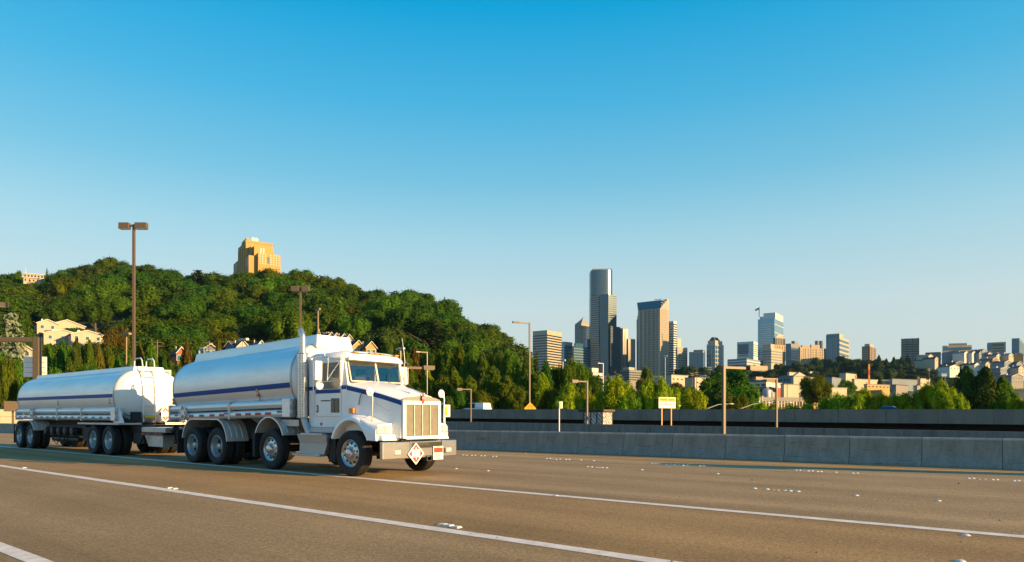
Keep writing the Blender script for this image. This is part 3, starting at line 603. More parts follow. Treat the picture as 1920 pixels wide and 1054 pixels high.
    vs_ = MB().loft([[(-.44, y, z) for y, z in ((-.82, 2.645), (.82, 2.645), (.82, 2.735), (-.82, 2.735))], [(-.31, y, z) for y, z in ((-.7, 2.645), (.7, 2.645), (.72, 2.66), (-.72, 2.66))]]).build('sun_visor', MT['white'], T, bevel=.01)
    MB().box(-.5, -.44, -.62, .62, 2.815, 2.83).build('light_bar', MT['dirty'], T)
    for y in (-.62, -.17, 0, .17, .62): MB().box(-.5, -.4, y - .055, y + .055, 2.822, 2.856).build('roof_lamp', MT['amber'], T, bevel=.012)
    for sg in (-1, 1):
        a, b = (-.775, -.012) if sg < 0 else (.012, .775)
        x_in = -.385 if sg < 0 else -.385
        def wp(y, z): return (-.4 + (.035 * (1 - abs(y) / .8)) - (z - 2.15) * .27, y, z)
        MB().add([wp(a, 2.165), wp(b, 2.165), wp(b, 2.65), wp(a, 2.65)], [(0, 1, 2, 3)]).build('windshield_pane', MT['cabglass'], T)
        g_ = MB()
        for p_, q_ in (((a, 2.165), (b, 2.165)), ((a, 2.65), (b, 2.65)), ((a, 2.165), (a, 2.65)), ((b, 2.165), (b, 2.65))): g_.bar(wp(*p_), wp(*q_), .025, .025)
        g_.build('windshield_gasket', MT['grille'], T)
        wy = -.16 if sg < 0 else .3
        MB().tube([(-.34, wy, 2.16), (-.36, wy + .02, 2.28), (-.37, wy + .08, 2.4)], .008, 5).build('wiper', MT['black'], T)
        # doors
        o_ = sg * (CW + .002); d_ = sg * (CW + .022); y0, y1 = min(o_, d_), max(o_, d_)
        door = MB().box(-1.58, -.6, y0, y1, 1.34, 1.985).box(-1.58, -1.5, y0, y1, 1.985, 2.66).box(-.665, -.6, y0, y1, 1.985, 2.66).box(-1.5, -.665, y0, y1, 2.6, 2.66).build('door', MT['white'], T, bevel=.012)
        MB().add([(-1.51, sg * (CW - .01), 1.99), (-.66, sg * (CW - .01), 1.99), (-.66, sg * (CW - .01), 2.62), (-1.51, sg * (CW - .01), 2.62)], [(0, 1, 2, 3)]).build('door_window', MT['doorglass'], door)
        w_ = MB().box(-.97, -.65, min(d_, d_ + sg * .008), max(d_, d_ + sg * .008), 1.43, 1.765).build('lower_window', MT['darkglass'], door, bevel=.02)
        MB().box(-.95, -.67, min(d_, d_ + sg * .012), max(d_, d_ + sg * .012), 1.45, 1.745).build('lower_pane', MT['doorglass'], w_); MB().box(-.83, -.815, min(d_, d_ + sg * .014), max(d_, d_ + sg * .014), 1.45, 1.745).build('pane_divider', MT['black'], w_)
        MB().box(-1.53, -1.46, min(d_, d_ + sg * .012), max(d_, d_ + sg * .012), 1.44, 1.61).build('door_handle', MT['black'], door, bevel=.01)
        MB().box(-1.505, -1.475, min(d_, d_ + sg * .03), max(d_, d_ + sg * .03), 1.47, 1.58).build('handle_lever', MT['chrome'], door)
        MB().box(-1.36, -1.0, min(d_, d_ + sg * .006), max(d_, d_ + sg * .006), 1.7, 1.725).build('door_trim', MT['dirty'], door)
        for x0, x1, yy in ((-1.88, -1.585, o_), (-1.575, -.61, d_), (-.595, -.42, o_)): MB().box(x0, x1, min(yy, yy + sg * .003), max(yy, yy + sg * .003), 1.885 if x0 > -1.58 and x0 < -1.5 else 1.97, 1.975 if x0 > -1.58 and x0 < -1.5 else 2.06).build('cab_stripe', MT['blue'], T)
        MB().tube([(-1.62, sg * (CW + .05), 2.22), (-1.62, sg * (CW + .06), 1.35)], .014, 8).build('grab_handle', MT['chrome'], T, True)
        MB().box(-1.4, -1.34, min(o_, o_ + sg * .012), max(o_, o_ + sg * .012), 1.13, 1.19).build('side_reflector', MT['redlens'], T)
        # big mirror with its bracket
        mir = MB().box(-1.02, -.9, min(sg * 1.2, sg * 1.4), max(sg * 1.2, sg * 1.4), 2.17, 2.62).build('side_mirror', MT['white'], T, bevel=.02)
        MB().revolve([(.001, .05), (.06, .042), (.1, .015), (.105, -.01), (.001, -.014)], (-.93, sg * 1.27, 2.06), 'x', 20).build('convex_mirror', MT['white'], mir, True)
        MB().tube([(-.62, sg * .9, 2.66), (-.8, sg * 1.28, 2.72), (-.9, sg * 1.43, 2.71), (-.92, sg * 1.44, 2.6), (-.92, sg * 1.44, 2.18), (-.8, sg * 1.25, 2.14), (-.6, sg * .92, 2.16)], .014, 8).build('mirror_bracket', MT['chrome'], mir, True)
        MB().tube([(-.74, sg * 1.16, 2.7), (-.76, sg * 1.18, 2.15)], .013, 8).tube([(-.62, sg * .92, 2.64), (-.76, sg * 1.18, 2.18)], .011, 8).build('mirror_brace', MT['chrome'], mir, True)
        MB().tube([(-.78, sg * 1.22, 2.7), (-.84, sg * 1.24, 3.0), (-.95, sg * 1.27, 3.36)], .007, 5, rs=[.008, .007, .004]).build('antenna', MT['white'], T)
    # cab inside
    MB().box(-.55, -.42, -.8, .8, 2.02, 2.14).build('dashboard', MT['seat'], T, bevel=.03)
    for y in (-.42, .42):
        s_ = MB().box(-1.5, -1.0, y - .25, y + .25, 1.55, 1.7).box(-1.62, -1.48, y - .25, y + .25, 1.65, 2.35).box(-1.6, -1.5, y - .14, y + .14, 2.35, 2.55).build('seat', MT['seat'], T, bevel=.03)
    MB().tube([(-.85 + .12 * math.cos(t) * .5, .42 + .22 * math.sin(t), 1.98 + .17 * math.cos(t)) for t in np.linspace(0, 2 * math.pi, 20)], .016, 6).build('steering_wheel', MT['black'], T)
    # exhaust stack
    ex = MB().cyl((-1.99, -1.0, 1.31), (-1.99, -1.0, 2.87), .125, n=24).build('exhaust_shield', MT['perf'], T, True)
    MB().tube([(-1.72, -.95, .8), (-1.88, -.98, 1.12), (-1.98, -1.0, 1.36)], .08, 14).build('exhaust_pipe', MT['alu_dull'], T, True)
    MB().tube([(-1.99, -1.0, 2.8), (-1.99, -1.0, 3.2), (-1.995, -1.0, 3.29), (-2.03, -1.0, 3.38), (-2.09, -1.0, 3.44)], .072, 16, cap=False).build('exhaust_tip', MT['chrome'], T, True)
    for z in (1.31, 2.87): MB().revolve([(.128, -.012), (.136, 0), (.128, .012)], (-1.99, -1.0, z), 'z', 24).build('shield_band', MT['chrome'], ex, True)
    # steps
    for sg in (-1, 1):
        o = lambda a, b: (min(sg * a, sg * b), max(sg * a, sg * b))
        sb = MB().loft([[(-2.08, sg * 1.0, .92), (-2.08, sg * 1.1, .92), (-2.02, sg * 1.06, .7), (-2.05, sg * 1.05, .45), (-2.05, sg * .6, .45), (-2.08, sg * .6, .92)], [(-.93, sg * 1.0, .92), (-.93, sg * 1.1, .92), (-.93, sg * 1.06, .7), (-1.06, sg * 1.05, .45), (-1.06, sg * .6, .45), (-.93, sg * .6, .92)]]).build('step_box', MT['plate'], T)
        MB().box(-2.2, -1.08, *o(.95, 1.17), .40, .455).build('step_tread', MT['plate'], T, bevel=.01); MB().box(-1.9, -1.05, *o(1.0, 1.12), .9, .945).build('step_edge', MT['alu_dull'], T)
        MB().box(-1.75, -.82, *o(.6, .98), .95, 1.08).build('upper_step', MT['plate'], T, bevel=.015)
        MB().box(-.98, -.72, *o(.45, .98), .28, .86).build('wheel_flap', MT['black'], T)
    # tank on the truck
    a, b = HW, .92; c0, c1 = 2.15, 2.30
    cz = tank(T, -8.42, -2.28, c0, c1, a, b, MT['alu_white'])
    stripe(T, -8.42, -2.3, cz, -.25, -.125, a, b)
    catwalk(T, -8.3, -2.12, cz, .5, 2.92, 3.24, c0, True)
    MB().tube([(-8.2, -.45, 3.22), (-8.22, -.45, 3.36), (-8.15, -.45, 3.42), (-7.95, -.45, 3.42), (-7.9, -.45, 3.24)], .03, 8).build('guard_rail', MT['chrome'], T, True)
    MB().tube([(-8.2, .45, 3.22), (-8.22, .45, 3.36), (-8.15, .45, 3.42), (-7.95, .45, 3.42), (-7.9, .45, 3.24)], .03, 8).build('guard_rail', MT['chrome'], T, True)
    zz = hose_tubes(T, -8.7, -2.28, 1.40, 1.50, [-5.16])
    for x in (-7.27, -6.66, -6.08, -5.55, -4.68, -4.2, -3.72, -3.25): MB().box(x - .13, x + .13, -1.167, -1.152, zz(x) - .105, zz(x) - .04).build('reflective_tape', MT['tapered'], T)
    for x in (-5.32, -2.75, -8.2): MB().box(x - .1, x + .1, -1.166, -1.15, zz(x) - .06, zz(x) - .01).build('reflective_tape', MT['tapeblue'], T)
    placard(T, (-7.7, -1.2, 1.45), 'y', .125)
    lamp_pair(T, -3.8, -1.14, 1.95); lamp_pair(T, -8.5, -1.1, 1.8)
    arch_fender(T, -6.6, .62, .72, .56, (.5, 1.14), 168, 8, MT['alu'], flat=1.35)
    arch_fender(T, -3.27, .7, .74, .60, (.5, 1.14), 154, 22, MT['alu'])
    for sg in (-1, 1):
        for x0, x1, z0_ in ((-8.2, -8.14, .25), (-4.02, -3.9, .3)): MB().box(x0, x1, min(sg * .5, sg * 1.14), max(sg * .5, sg * 1.14), z0_, .95).build('mud_flap', MT['rubber'], T)
        MB().box(-2.9, -2.15, min(sg * .5, sg * 1.0), max(sg * .5, sg * 1.0), 1.1, 1.26).build('tank_support', MT['alu_dull'], T)
    MB().add([(-4.4, -1.0, 1.32), (-3.9, -1.0, 1.32), (-3.95, -.6, 1.0), (-4.3, -.6, 1.0)], [(0, 1, 2, 3)]).build('gusset', MT['alu_dull'], T)
    # rear valves, hoses and bumper bar of the truck
    vb = MB()
    for i in range(5): vb.cyl((-8.75 - i * .02, -.9 + i * .4, 1.0), (-8.95, -.9 + i * .4, .9), .085, n=12)
    vb.build('valve', MT['dirty'], T, True)
    MB().tube([(-8.7, -.95, .8), (-9.0, -.8, .62), (-9.4, -.5, .66), (-9.9, -.3, .8)], .03, 8).tube([(-8.7, -.6, .95), (-9.1, -.6, .5), (-9.6, -.2, .55)], .025, 8).build('air_hose', MT['black'], T, True)
    MB().box(-8.85, -8.7, -.95, .95, .5, .62).build('rear_bar', MT['black'], T)
    return T
TRUCK = build_truck()
def build_trailer():
    T = thing('tank_trailer', 'polished full trailer tank with ladder on its white front head', 'trailer', TP, ROADROT)
    for sg in (-1, 1): MB().box(-22.9, -12.7, sg * .45 - .05, sg * .45 + .05, .82, 1.1).build('frame_rail', MT['black'], T)
    MB().box(-22.4, -13.0, -.42, .42, .85, 1.2).build('tank_cradle', MT['black'], T)
    for sg in (-1, 1):
        for x in (-13.26, -14.62, -21.28, -22.68): wheel(T, x, sg, 'dual')
    for x in (-13.26, -14.62, -21.28, -22.68): MB().cyl((x, -.9, .52), (x, .9, .52), .08, n=10).build('axle', MT['black'], T)
    a, b = HW, .95; c0, c1 = 2.09, 2.06
    cz = tank(T, -22.75, -12.78, c0, c1, a, b, MT['alu_white'])
    stripe(T, -22.75, -12.85, cz, -.075, .05, a, b)
    catwalk(T, -22.5, -12.75, cz, .5, 2.86, 3.12, c0, True)
    zz = hose_tubes(T, -23.05, -12.62, 1.40, 1.37, [-20.75, -18.1, -15.62])
    for i in range(15):
        x = -22.4 + i * .66
        if abs(x + 20.85) > .25: MB().box(x - .13, x + .13, -1.167, -1.152, zz(x) - .1, zz(x) - .045).build('reflective_tape', MT['tapered'] if i % 5 != 2 else MT['tapeblue'], T)
    placard(T, (-20.85, -1.2, 1.5), 'y', .13)
    lamp_pair(T, -18.0, -1.13, 1.88); lamp_pair(T, -13.1, -1.13, 1.87)
    MB().revolve([(.001, -.04), (.03, -.03), (.035, 0)], (-22.85, -1.12, 1.95), 'y', 10).build('marker_lamp', MT['redlens'], T, True)
    arch_fender(T, -21.98, .62, .62, .56, (.5, 1.14), 165, 20, MT['alu'], flat=1.2)
    for sg in (-1, 1):
        MB().box(-23.35, -23.28, min(sg * .5, sg * 1.14), max(sg * .5, sg * 1.14), .2, 1.0).build('mud_flap', MT['rubber'], T)
        MB().box(-16.0, -12.35, min(sg * .4, sg * 1.14), max(sg * .4, sg * 1.14), 1.06, 1.12).build('deck_plate', MT['alu_dull'], T)
        MB().prism([(-12.95, 1.12), (-12.15, 1.12), (-12.55, 1.62), (-12.95, 1.62)], sg * 1.06 - .02, sg * 1.06 + .02).build('support_plate', MT['alu_white'], T)
    # belly: pipes and valves between the axles
    for i, x in enumerate((-19.6, -18.9, -18.2, -17.5, -16.8)):
        MB().revolve([(.001, -.16), (.14, -.14), (.16, 0), (.14, .1), (.09, .2)], (x, -.95, .78), 'y', 14).build('valve', MT['dirty'], T, True)
    MB().box(-20.0, -16.2, -.8, .6, .58, 1.0).build('belly_box', MT['black'], T)
    MB().cyl((-19.8, -.7, .45), (-17.0, -.7, .45), .1, n=12).build('belly_pipe', MT['dirty'], T, True)
    for x in (-19.4, -18.7, -18.2, -17.9): MB().tube([(x, -.8, .75), (x + .1, -.9, .4), (x + .2, -.8, .22), (x + .32, -.7, .5)], .018, 6).build('air_hose', MT['black'], T, True)
    MB().box(-16.2, -15.2, -.9, .9, .45, .95).build('tool_box', MT['black'], T)
    # ladder on the front head
    for y in (-.33, .07):
        MB().tube([(-12.4, y, 1.14), (-12.4, y, 2.6), (-12.45, y, 3.05), (-12.5, y, 3.28), (-12.62, y, 3.37), (-13.0, y, 3.37), (-13.1, y, 3.3), (-13.12, y, 3.1)], .022, 8).build('ladder_rail', MT['alu_white'], T, True)
    for z in (1.4, 1.72, 2.06, 2.4, 2.72, 2.95): MB().cyl((-12.4 - max(0, z - 2.6) * .1, -.33, z), (-12.4 - max(0, z - 2.6) * .1, .07, z), .016, n=8).build('ladder_rung', MT['alu_white'], T, True)
    for y in (-.33, .07):
        for z in (1.3, 2.2, 2.9): MB().cyl((-12.4, y, z), (-12.78, y, z), .014, n=6).build('ladder_stay', MT['alu_white'], T)
    MB().box(-12.5, -12.34, -.72, -.4, 1.16, 1.5).build('control_box', MT['black'], T, bevel=.02)
    MB().box(-12.36, -12.34, -.3, .04, 1.3, 1.38).build('ladder_notice', MT['signyellow'], T)
    placard(T, (-12.28, .36, 1.42), 'x', .14)
    MB().tube([(-12.78, -1.0, 1.62), (-12.6, -.8, 1.4), (-12.42, -.6, 1.32)], .014, 6).build('cable', MT['black'], T)
    # drawbar and its boxes
    MB().box(-12.9, -11.0, -.55, .55, .78, 1.06).build('turntable', MT['dirty'], T)
    for sg in (-1, 1): MB().bar((-12.6, sg * .5, .85), (-9.3, sg * .12, .75), .14, .2).build('drawbar', MT['black'], T)
    MB().box(-11.3, -9.6, -.85, -.25, .82, .99).build('drawbar_box', MT['alu_dull'], T, bevel=.02)
    MB().box(-11.3, -9.7, -.87, -.84, .74, .81).build('light_bar', MT['dirty'], T)
    for x in (-11.1, -10.7, -10.2, -9.9): MB().box(x - .1, x + .1, -.885, -.871, .75, .8).build('reflective_tape', MT['tapered'], T)
    MB().prism([(-11.2, .74), (-9.9, .74), (-9.9, .36), (-10.9, .36)], -.8, -.3).build('drawbar_cabinet', MT['alu_dull'], T, bevel=.015)
    MB().tube([(-11.0, -.9, .72), (-11.35, -.9, .4)], .03, 8).build('stay', MT['black'], T)
    MB().box(-12.3, -11.5, -.7, .7, .42, .78).build('axle_box', MT['black'], T)
    return T
TRAILER = build_trailer()
# ---------------------------------------------------------------- person in the cab
def skin_body(name, joints, edges, root, m, parent=None, loc=(0, 0, 0), rz=0):
    me = bpy.data.meshes.new(name); me.from_pydata([j[0] for j in joints], edges, []); o = bpy.data.objects.new(name, me); COL.objects.link(o)
    o.modifiers.new('skin', 'SKIN'); sv = me.skin_vertices[0].data if me.skin_vertices else None
    if sv is None:
        bpy.context.view_layer.objects.active = o; o.select_set(True); bpy.ops.mesh.customdata_skin_add(); sv = me.skin_vertices[0].data
    for i, j in enumerate(joints): sv[i].radius = (j[1], j[1] if len(j) < 3 else j[2]); sv[i].use_root = (i == root)
    s = o.modifiers.new('sub', 'SUBSURF'); s.levels = 2; s.render_levels = 2
    bpy.context.view_layer.update(); dg = bpy.context.evaluated_depsgraph_get()
    nm = bpy.data.meshes.new_from_object(o.evaluated_get(dg)); bpy.data.objects.remove(o)
    nm.polygons.foreach_set('use_smooth', [True] * len(nm.polygons)); nm.materials.clear()
    return put(name, nm, m, parent, loc, rz)
def person():
    c = TP + FWD * -1.22 + AWAY * -.42
    P = thing('person', 'seated person in pale shirt behind the truck windshield', 'person', (c.x, c.y, 1.72), ROADROT)
    J = [((-.12, 0, .1), .13), ((-.14, 0, .3), .14), ((-.13, 0, .48), .12), ((-.12, 0, .58), .05), ((-.1, 0, .65), .048), ((-.08, 0, .74), .075), ((-.08, 0, .84), .07),
         ((-.12, .19, .5), .065), ((.05, .24, .28), .048), ((.3, .17, .26), .035), ((.4, .14, .28), .03), ((-.12, -.19, .5), .065), ((.05, -.24, .28), .048), ((.28, -.16, .2), .035), ((.37, -.13, .2), .03),
         ((.05, .1, .06), .09), ((.36, .12, .08), .07), ((.42, .12, -.28), .05), ((.05, -.1, .06), .09), ((.36, -.12, .08), .07), ((.42, -.12, -.28), .05)]
    E = [(0, 1), (1, 2), (2, 3), (3, 4), (4, 5), (5, 6), (2, 7), (7, 8), (8, 9), (9, 10), (2, 11), (11, 12), (12, 13), (13, 14), (0, 15), (15, 16), (16, 17), (0, 18), (18, 19), (19, 20)]
    body = skin_body('body', J, E, 0, MT['skin'], P)
    skin_body('shirt', [((-.12, 0, .08), .145), ((-.14, 0, .3), .155), ((-.13, 0, .5), .135), ((-.12, .2, .5), .08), ((.02, .235, .31), .062), ((-.12, -.2, .5), .08), ((.02, -.235, .31), .062)], [(0, 1), (1, 2), (2, 3), (3, 4), (2, 5), (5, 6)], 0, MT['shirt'], P)
    MB().revolve([(.001, .1), (.05, .09), (.085, .05), (.095, 0), (.09, -.05)], (-.1, 0, .83), 'z', 14).build('hair', MT['hair'], P, True)
    for sg in (-1, 1):
        MB().revolve([(.001, .02), (.012, .01), (.015, 0)], (-.005, sg * .03, .79), 'x', 8).build('eye', MT['ink'], P)
        MB().revolve([(.001, .02), (.02, .012), (.025, -.01)], (-.08, sg * .078, .77), 'y', 8).build('ear', MT['skin'], P)
    MB().add([(.0, -.014, .745), (.0, .014, .745), (-.01, 0, .795), (.03, 0, .75)], [(0, 1, 3), (1, 2, 3), (2, 0, 3), (0, 2, 1)]).build('nose', MT['skin'], P)
    MB().box(-.012, .004, -.022, .022, .715, .722).build('mouth', MT['redlens'], P)
person()
# ---------------------------------------------------------------- lamps, signs, shelter, cars
def along_t(base, px, d):
    k = (px - CX) / FP; return (k * base.y - base.x) / (d.x - k * d.y)
def lamp(label, px, ytop, Y, zb, heads, pw=.2, m='bronze', dirv=None, hh=.3, cat='street lamp', hd=.45, rot=None, name='street_lamp', prz=0):
    """heads: list of (px_from, px_to) boxes; joined to the pole by an arm along dirv"""
    d = dirv or FWD; b = at(px, ytop, Y); base = Vector((b.x, b.y, zb)); H_ = b.z - zb
    rz = math.atan2(d.y, d.x)
    L = thing(name, label, cat, base, rz); pw = pw * (.75 if prz else 1)
    MB().box(-pw / 2, pw / 2, -pw / 2, pw / 2, 0, H_).build('pole', MT[m], L, bevel=pw * .06, rz=prz)
    MB().box(-pw * .9, pw * .9, -pw * .9, pw * .9, 0, .06).build('base_plate', MT[m], L)
    for a, e in heads:
        t0, t1 = along_t(b, a, d), along_t(b, e, d)
        if t0 > t1: t0, t1 = t1, t0
        if t0 > 0: s0, s1 = pw / 2, t0 + .02
        elif t1 < 0: s0, s1 = t1 - .02, -pw / 2
        else: s0 = s1 = None
        if s0 is not None: MB().box(s0, s1, -pw * .32, pw * .32, H_ - pw * .95, H_ - pw * .15).build('arm', MT[m], L)
        h_ = MB().box(t0, t1, -hd / 2, hd / 2, H_ - hh * .75, H_ + hh * .25).build('lamp_head', MT[m], L, bevel=.02)
        MB().box(t0 + (t1 - t0) * .1, t1 - (t1 - t0) * .1, -hd * .4, hd * .4, H_ - hh * .75 - .02, H_ - hh * .75 - .001).build('lamp_lens', MT['lens'], h_)
    return L
gz = lambda px, Y: terrain((px - CX) / FP * Y, Y)
lamp('tall twin head square lamp pole rising behind the trailer', 251, 421, 53, -.9, [(224, 243), (254, 276)], .24, hh=.48, hd=.36, dirv=Vector((1, 0, 0)), prz=.001)
lamp('twin head lamp pole above the truck tank before the hill', 563, 539, 84, -.9, [(546, 561), (566, 580)], .3, hh=.6, hd=.5, dirv=Vector((1, 0, 0)), prz=.001)
lamp('plain lamp pole with small pale head right of the exhaust stack', 596, 579, 100, -1, [(593, 600)], .22, m='bronze', hh=.3, hd=.35)
lamp('small T headed lamp pole beside the tall twin head pole', 237, 626, 140, -1.5, [(230, 244)], .22, hh=.45, hd=.6)
lamp('small twin head lamp before the grey roofed white gable house', 456, 636, 150, 2, [(449, 456), (457, 464)], .2, hh=.5, hd=.7, m='galv')
lamp('lamp pole with box head at the left picture edge', -3, 569, 60, -.9, [(0, 15)], .22, hh=.38, hd=.5, dirv=Vector((math.cos(R(24)), math.sin(R(24)), 0)), prz=.001)
lamp('twin head lamp pole just right of the cab roof', 751, 653, 140, -1.5, [(743, 750), (752, 758)], .2, hh=.4, hd=.5, m='galv')
lamp('slender lamp with arm to the left above the hood', 801, 660, 130, -1.5, [(780, 788)], .17, m='galv', hh=.2, hd=.3, dirv=Vector((math.cos(R(24)), math.sin(R(24)), 0)), prz=.001)
lamp('square bronze lamp with box head on right arm behind the hood', 748, 686, 60, -.9, [(793, 814)], .34, hh=.36, hd=.5, dirv=Vector((math.cos(R(24)), math.sin(R(24)), 0)), prz=.001)
lamp('bronze lamp with arm to the left over the dark pickup', 883, 729, 82, -.9, [(856, 866)], .2, hh=.3, hd=.4, dirv=Vector((math.cos(R(24)), math.sin(R(24)), 0)), prz=.001)
lamp('tallest slim lamp with left arm rising behind the yellow diamond sign', 993, 605, 108, 1.5, [(961, 973)], .3, m='bronze', hh=.26, hd=.4, dirv=Vector((math.cos(R(24)), math.sin(R(24)), 0)), prz=.001)
lamp('small twin head lamp pole among the trees under the banded tower', 1055, 675, 150, -1.5, [(1050, 1054.5), (1056, 1060)], .24, m='galv', hh=.35, hd=.5)
lamp('bronze lamp with left arm above the bus shelter', 1101, 714, 66, -.9, [(1071, 1083)], .2, hh=.28, hd=.4, dirv=Vector((math.cos(R(24)), math.sin(R(24)), 0)), prz=.001)
lamp('large square bronze lamp with box head on right arm behind the barrier', 1357, 686, 41, -.9, [(1401, 1434)], .235, hh=.3, hd=.5, dirv=Vector((math.cos(R(24)), math.sin(R(24)), 0)), prz=.001)
lamp('bronze lamp with left arm right of the large square lamp', 1456, 709, 60, -.9, [(1414, 1428)], .2, hh=.25, hd=.4, dirv=Vector((math.cos(R(24)), math.sin(R(24)), 0)), prz=.001)
lamp('distant twin head lamp before the slanted roof tower', 1247, 667, 300, 2, [(1243, 1246), (1248, 1251)], .35, m='galv', hh=.5, hd=.6)
lamp('distant thin lamp with left arm before the tallest tower', 1131, 681, 260, 2, [(1121, 1124)], .28, m='galv', hh=.3, hd=.4, dirv=Vector((math.cos(R(24)), math.sin(R(24)), 0)), prz=.001)
# unseen post outside the frame, made wide to cast the shadow strip on the road
pf = PB0 + BD * (bar_t(1920) + 10.0) + BN * .3
L2 = thing('street_lamp', 'unseen stout bronze post beyond the right edge, made wide to cast the shadow crossing the road', 'street lamp', (pf.x, pf.y, 0), ROADROT)
MB().box(-.32, .32, -.32, .32, 0, 4.1).build('pole', MT['bronze'], L2); MB().box(.32, 1.4, -.08, .08, 3.9, 4.06).build('arm', MT['bronze'], L2); MB().box(1.4, 2.4, -.25, .25, 3.85, 4.15).build('lamp_head', MT['bronze'], L2)
def davit(label, p0, p1, Y):
    a, b = at(*p0, Y), at(*p1, Y + 1); zb = gz(p0[0], Y)
    L = thing('curved_lamp', label, 'street lamp', (a.x - 1.0, a.y, zb), 0); o = Vector((a.x - 1.0, a.y, zb)); r = lambda p: tuple(Vector(p) - o)
    mid = a.lerp(b, .5) + Vector((0, 0, .25))
    MB().tube([(0, 0, 0), r(a + Vector((-.8, 0, -.9))), r(a), r(mid), r(b)], .07, 8, rs=[.11, .09, .075, .065, .05]).build('pole', MT['galv'], L, True)
    c = Vector(r(b)); MB().loft([[(c.x + x, c.y + math.cos(t) * w, c.z + math.sin(t) * w * .5) for t in np.linspace(0, 2 * math.pi, 9)[:-1]] for x, w in ((-.05, .06), (.15, .17), (.5, .2), (.75, .12), (.82, .02))]).build('lamp_head', MT['signwhite'], L, True)
davit('curved pale lamp arm left of the large square lamp pole', (1327, 766), (1366, 757.5), 104)
davit('curved pale lamp arm right of the large square lamp pole', (1390, 766), (1436, 755.5), 104)
davit('curved pale lamp arm behind the slim bronze lamp', (1448, 765), (1476, 755), 104)
davit('pale lamp head peeping out behind the station sign', (1245, 768), (1268, 761), 104)
davit('pale lamp head low over the parapet at right', (1490, 768), (1509, 765.5), 100)
def pole_simple(label, px, ytop, Y, w=.22, arms=True, m='bronze'):
    b = at(px, ytop, Y); zb = gz(px, Y); P = thing('utility_pole', label, 'utility pole', (b.x, b.y, zb), R(20))
    MB().cyl((0, 0, 0), (0, 0, b.z - zb), w * .6, w * .42, n=10).build('pole', MT[m], P, True)
    if arms:
        for dz in (.5, 1.4): MB().box(-1.2, 1.2, -.06, .06, b.z - zb - dz - .08, b.z - zb - dz + .08).build('crossarm', MT[m], P)
for i, (px, yt, Y, lab) in enumerate([(295, 638, 165, 'wooden utility pole left of the red gabled house'), (392, 639, 170, 'wooden utility pole by the blue grey house'), (1331, 687, 330, 'utility pole right of the cream warehouse'), (1298, 699, 380, 'utility pole on the cream warehouse side'), (1306, 697, 395, 'farther utility pole above the cream warehouse'), (1476, 720, 300, 'utility pole before the long cream wall'), (1500, 738, 240, 'dark short pole before the colonnade shed'), (1604, 704, 500, 'utility pole left of the crane mast'), (1742, 690, 470, 'utility pole left of the billboard'), (1722, 706, 430, 'utility pole right of the grey warehouse')]):
    pole_simple(lab, px, yt, Y, .3)
# signs
def sign_panel(label, px0, px1, y0, y1, Y, rz, zb, posts, m, name='sign', cat='sign', pm='bronze', pw=.07):
    c = at((px0 + px1) / 2, (y0 + y1) / 2, Y); k = (c.x / c.y); s = FP / Y
    w = (px1 - px0) / s / (math.cos(rz) - k * math.sin(rz)); h_ = (y1 - y0) / s
    S = thing(name, label, cat, (c.x, c.y, zb), rz); zc = c.z - zb
    MB().box(-w / 2, w / 2, -.02, .02, zc - h_ / 2, zc + h_ / 2).build('panel', MT[m], S, bevel=.015)
    for f_ in posts: MB().box(f_ * w - pw / 2, f_ * w + pw / 2, .022, .022 + pw, 0, zc + h_ * .4).build('post', MT[pm], S)
    return S, w, h_, zc
S, w, h_, zc = sign_panel('white and yellow station sign on two posts beyond the barrier', 1235, 1266.5, 745, 765.5, 55, R(22), -.9, (-.29, .27), 'signwhite', pm='diamond')
MB().box(-w / 2 + .03, w / 2 - .03, -.026, -.0215, zc + h_ * .1, zc + h_ / 2 - .04).build('yellow_band', MT['signyellow'], S)
def sign_text(S, txt, size, x, z, m='ink', y=-.028, align='CENTER', fit=None):
    me = text_mesh(txt, size, align); o = put('lettering', me, MT[m], S, (x, y, z)); o.rotation_euler = (R(90), 0, 0)
    if fit:
        ws = [v.co.x for v in me.vertices]; f_ = fit / (max(ws) - min(ws)); o.scale = (f_, 1, 1)
    return o
sign_text(S, 'Freeway Station', h_ * .36, 0, zc + h_ * .29, fit=w * .9); sign_text(S, 'I-90 & Rainier Ave. S.', h_ * .24, 0, zc - h_ * .12, y=-.0225, fit=w * .9)
for lab, px0, px1, y0, y1, Y, ps in [('narrow white and yellow bus stop sign on a white post', 1048.5, 1055, 753, 766, 50, (-.4,)), ('white and yellow stop sign just right of the truck grille', 833.5, 844, 759, 782, 30, (-.45,))]:
    S, w, h_, zc = sign_panel(lab, px0, px1, y0, y1, Y, R(15), -.9 if Y > 40 else 0, ps, 'signwhite', pm='signwhite', pw=.06)
    MB().box(-w * .4, -w * .02, -.026, -.0215, zc - h_ * .36, zc + h_ * .36).build('yellow_band', MT['signyellow'], S)
    MB().revolve([(.001, -.028), (w * .09, -.0275)], (-w * .2, 0, zc - h_ * .25), 'y', 12).build('blue_dot', MT['tapeblue'], S)
dm = at(994, 766, 106); D = thing('warning_sign', 'yellow diamond warning sign half hidden by the parapet', 'sign', (dm.x, dm.y, 1.5), R(12)); zc = dm.z - 1.5
MB().prism([(0, zc - .95), (.95, zc), (0, zc + .95), (-.95, zc)], -.02, .02).build('panel', MT['diamond'], D)
MB().tube([(.33 * math.cos(t), -.03, zc + .1 + .33 * math.sin(t)) for t in np.linspace(-.6, math.pi + .6, 14)], .03, 6).build('symbol', MT['ink'], D); MB().box(-.05, .05, .03, .13, 0, zc).build('post', MT['galv'], D)
S, w, h_, zc = sign_panel('white express lanes sign between trailer and truck tank', 279, 321, 693.5, 735, 60, R(20), -.9, (-.3, .3), 'signwhite')
